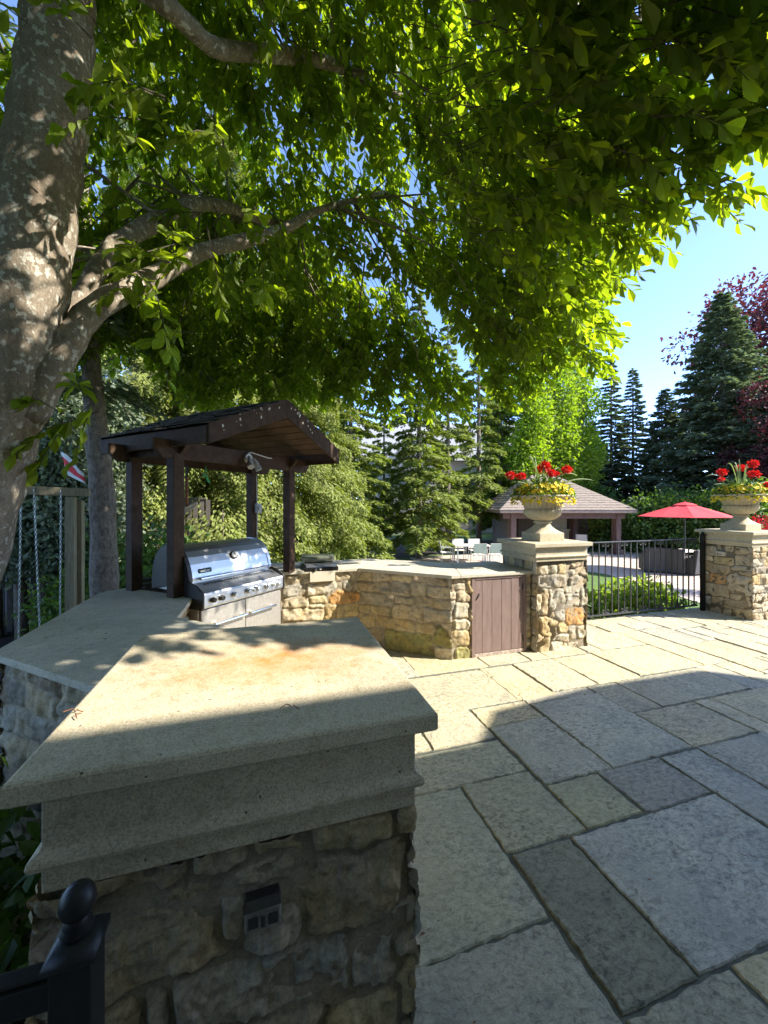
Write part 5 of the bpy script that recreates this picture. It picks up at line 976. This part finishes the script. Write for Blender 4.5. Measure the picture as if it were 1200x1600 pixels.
for i in range(9): leafy('cedar', [-190, -120, -60, -5, 35, 72, 100, 142, 178][i], [6.6, 6.9, 6.7, 7.2, 6.9, 7.4, 7.1, 7.6, 7.9][i], ['dark cedar farthest left behind the swing', 'dark cedar second from the left behind the swing', 'dark cedar just left of the leftmost swing chain, outer one', 'dark cedar behind the leftmost swing chain', 'dark cedar behind the middle swing chain', 'dark cedar left of the third swing chain', 'dark cedar directly behind the swing post', 'dark cedar behind the rough spruce trunk', 'dark cedar right of the rough spruce trunk'][i], 'dark cedars behind the swing', .86+.05*(i % 3), 'cedar_tree', i*.9)
SG = 'shrubs around the lower terrace'
for i, (k, px, d, s, lb) in enumerate((('lightshrub', 940, 22.5, 1.3, 'sunlit leafy climber seen through the pavilion'), ('lightshrub', 985, 21.5, 1.1, 'sunlit shrub just right of the pavilion post'), ('shrub', 1015, 20, 1.5, 'dark green shrub left of the umbrella edge'), ('shrub', 1050, 20.5, 1.6, 'dark green shrub behind the umbrella pole'),
        ('shrub', 1090, 19.5, 1.5, 'dark green shrub behind the right side of the umbrella'), ('shrub', 1125, 18, 1.5, 'dark green shrub beside the right pillar'), ('shrub', 1165, 18, 1.7, 'dark green shrub behind the right pillar'), ('lightshrub', 648, 20.5, .7, 'small bright shrub on the lawn left of the dining table'), ('shrub', 905, 26, 1.9, 'dark shrub mass behind the pavilion wall'))): leafy(k, px, d, lb, SG, s, 'garden_shrub', i*1.1)
leafy('redshrub', 1200, 10.5, 'crimson leaved shrub right of the right urn foot', None, .8, 'crimson_shrub', z=.1)
leafy('shrub', 158, 6.4, 'small green shrub at the foot of the rough spruce trunk', None, .7, 'garden_shrub'); leafy('shrub', 230, 7.0, 'green shrub seen between the two left canopy posts', None, 1., 'garden_shrub', 2.)
leafy('shrub', 500, 13, 'low dark shrub behind the side burner', None, .8, 'garden_shrub', 3.)
# rough spruce trunk near the swing
t = thing('rough_spruce', 'rough bare lower trunk of a tall spruce beside the swing frame', 'tree', C(at_px(168, 5.2), 5.2, GARDEN))
mb = MB(); L = [(166, 1100, 5.2, 30), (165, 1000, 5.2, 25), (163, 900, 5.2, 21.5), (160, 780, 5.2, 19.5), (153, 690, 5.2, 18), (145, 600, 5.2, 15), (138, 500, 5.2, 14), (130, 350, 5.2, 12.5), (120, 100, 5.2, 10), (112, -150, 5.2, 7), (105, -400, 5.2, 3)]; pxtube(mb, L, 18); mb.build('trunk', M['sprucebark'], t, smooth=True)
r = np.random.default_rng(77); PV, YV = [], []; br = MB()
for k in range(46):
    py = -380+22*k if k < 30 else 560+r.uniform(-120, 60); b = GD(np.interp(py, [-400, 0, 300, 600], [105, 118, 128, 145]), py, 5.2); a = r.uniform(0, 6.28); L = r.uniform(.5, 1.5); dx = np.array([math.cos(a), math.sin(a), 0]); m = 110; s = r.uniform(.2, 1, m); lat = np.array([-dx[1], dx[0], 0]); y = r.uniform(-1, 1, m)
    PV.append(b+dx*(L*s)[:, None]+lat*(y*.3*L*(1.05-s))[:, None]+np.array([0, 0, -.45])*(L*s*s)[:, None]+r.normal(size=(m, 3))*.03); YV.append(unit(dx+lat*np.sign(y)[:, None]*.6+[0, 0, -.4]+r.normal(size=(m, 3))*.2)); br.tube([b, b+dx*L*.5+[0, 0, -.1*L], b+dx*L+[0, 0, -.45*L]], [.014, .009, .004], 5)
PV, YV = np.vstack(PV), np.vstack(YV); X, Y, Z = frames(YV, r, .6); V, Fc = scatter(DIA_V, DIA_F, PV, X, Y, Z, .13*r.uniform(.7, 1.2, len(PV))); mesh_obj('boughs', V, Fc, 'needle_blue', t); br.build('limbs', M['sprucebark'], t)
# ---- low planting
def groundleaf(name, label, cat, pts_fn, n, size, mat, seed, kind='thing', group=None, up=.6):
    r = np.random.default_rng(seed); p = pts_fn(r, n); c = p.mean(0); c[2] = p[:, 2].min(); N0 = unit(r.normal(size=(len(p), 3))+[0, 0, up]); X, Y, Z = frames(N0, r, .5); V, Fc = scatter(LEAF_V, LEAF_F, p, X, Y, Z, r.uniform(.7, 1.25, len(p))*size)
    o = link(name, mesh_arrays(name, V-c, Fc, M[mat]), None, c); return tag(o, label, cat, group, kind)
for i in range(6):                                                 # hedge plants below the railing
    u0 = 3.55+i*.52; top = -.10+.07*i
    def f(r, n, u0=u0, top=top):
        a = unit(r.normal(size=(n, 3))); q = r.uniform(.4, 1, n)[:, None]**.4; return np.array([u0, 5.0, top-.55])+a*q*np.array([.50, .60, .62])*(1+.12*r.normal(size=(n, 1)))
    groundleaf('leafy_plant', ['yellow-green leafy plant next to the middle pillar below the railing', 'leafy plant second from the middle pillar behind the railing', 'leafy plant third from the middle pillar behind the railing', 'leafy plant fourth from the middle pillar behind the railing', 'leafy plant second from the railing post', 'leafy plant beside the railing post'][i], 'plant', f, 2100, .10, 'leaf_bright' if i != 2 else 'leaf_shrub', 30+i, group='leafy plants behind the railing')
def ivy(r, n):
    x = r.uniform(-2.3, -.55, n); y = r.uniform(.9, 2.4, n); ok = (y < 2.35+(-.47-x)*-.05) & (x < -.52-(y-1.6)*1.05*(y > 1.6)-.05); x, y = x[ok], y[ok]; z = GARDEN+r.uniform(0, 1, len(x))**.5*(1.25+.25*vnoise(x*3, y*3, 3)); return np.stack([x, y, z], 1)
groundleaf('ivy_shrub', 'dark glossy ivy shrub left of the big stone pillar', 'shrub', ivy, 9000, .085, 'leaf_shrub', 50)
def lawnblades(r, n):
    A = [G(700, 878, GARDEN), G(915, 889, GARDEN)]; x = r.uniform(3.4, 8.6, n); y = r.uniform(5.6, 13.5, n); return np.stack([x, y, np.full(n, GARDEN+.002)], 1)
r = np.random.default_rng(60); p = lawnblades(r, 42000); Yd = unit(r.normal(size=p.shape)*.35+[0, 0, 1]); X, Y, Z = frames(Yd, r); V, Fc = scatter([(-.06, 0, 0), (.06, 0, 0), (0, 1, 0)], [[0, 1, 2]], p, X, Y, Z, r.uniform(.05, .09, len(p))); o = link('lawn_grass', mesh_arrays('lawn_grass', V, Fc, M['leaf_lime'])); tag(o, kind='stuff')
# grass tufts and dry leaf bits on patio and caps
r = np.random.default_rng(61); mb = MB()
for (px, py, z) in ((118, 1112, 1.124), (122, 1108, 1.124), (126, 1114, 1.124), (460, 1101, 1.124), (455, 1103, 1.124), (690, 1125, .004), (1003, 1240, .004), (1108, 1345, .004), (1170, 1342, .004), (905, 1100, .004)):
    p = G(px, py, z); a = r.uniform(0, 6.28); mb.tube([p, p+np.array([math.cos(a)*.012, math.sin(a)*.012, .004]), p+np.array([math.cos(a+.6)*.026, math.sin(a+.6)*.026, .001])], .0013, 4)
o = mb.build('leaf_litter', M['rust'], None); tag(o, kind='stuff')
lit = np.array([(r.uniform(.5, 6.2), r.uniform(1.0, 4.2), .006) for _ in range(70)]+[(r.uniform(-1.2, -.6), r.uniform(2.4, 3.4), .877) for _ in range(22)]+[(r.uniform(1.2, 2.7), r.uniform(3.7, 4.3), .877) for _ in range(5)])
Yd = unit(np.stack([r.normal(size=len(lit)), r.normal(size=len(lit)), np.zeros(len(lit))], 1)); X, Y, Z = frames(Yd, r, .97); V, Fc = scatter(DIA_V, DIA_F, lit, X, Y, Z, r.uniform(.008, .03, len(lit))); tag(link('fallen_leaves', mesh_arrays('fallen_leaves', V, Fc, M['drylf'] if 'drylf' in M else M['rust'])), kind='stuff')
# ---- neighbouring house glimpsed between the spruces
t = thing('neighbour_house', 'grey-roofed stone house glimpsed between the spruces', 'house', C(at_px(680, 36), 36, GARDEN)); h0 = C(at_px(560, 34), 34, GARDEN)
ux, uy = C(1, 0, 0), C(0, 1, 0); Wd, Dp = 15., 9.
mb = MB(); mb.obox(h0, ux*Wd, uy*Dp, Z_*6.2); mb.build('wall', M['plaster'], t)
mb = MB(); a = h0+Z_*6.2-ux*.5-uy*.5; mb.extrude([a, a+uy*(Dp+1), a+uy*(Dp+1)*.5+Z_*4.2], ux*(Wd+1)); mb.build('roof', M['greyroof'], t)
mb = MB(); a = h0+Z_*6.0+ux*2-uy*2.4; mb.obox(h0+ux*2-uy*2, ux*5, uy*2, Z_*5.2); w2_ = mb.build('wing', M['plaster'], t); mb = MB(); mb.extrude([h0+ux*1.7-uy*2.3+Z_*5.2, h0+ux*7.3-uy*2.3+Z_*5.2, h0+ux*4.5-uy*2.3+Z_*8.0], uy*5); mb.build('wing_roof', M['greyroof'], w2_)
for k in range(5):
    for zz in (1.0, 3.8): mb = MB(); mb.obox(h0+ux*(7.9+k*1.5)-uy*.06+Z_*zz, ux*.9, uy*.05, Z_*1.4); f_ = mb.build('window', M['lightmetal'], t); mb = MB(); mb.obox(h0+ux*(7.98+k*1.5)-uy*.08+Z_*(zz+.08), ux*.74, uy*.02, Z_*1.24); mb.build('pane', M['glass'], f_)
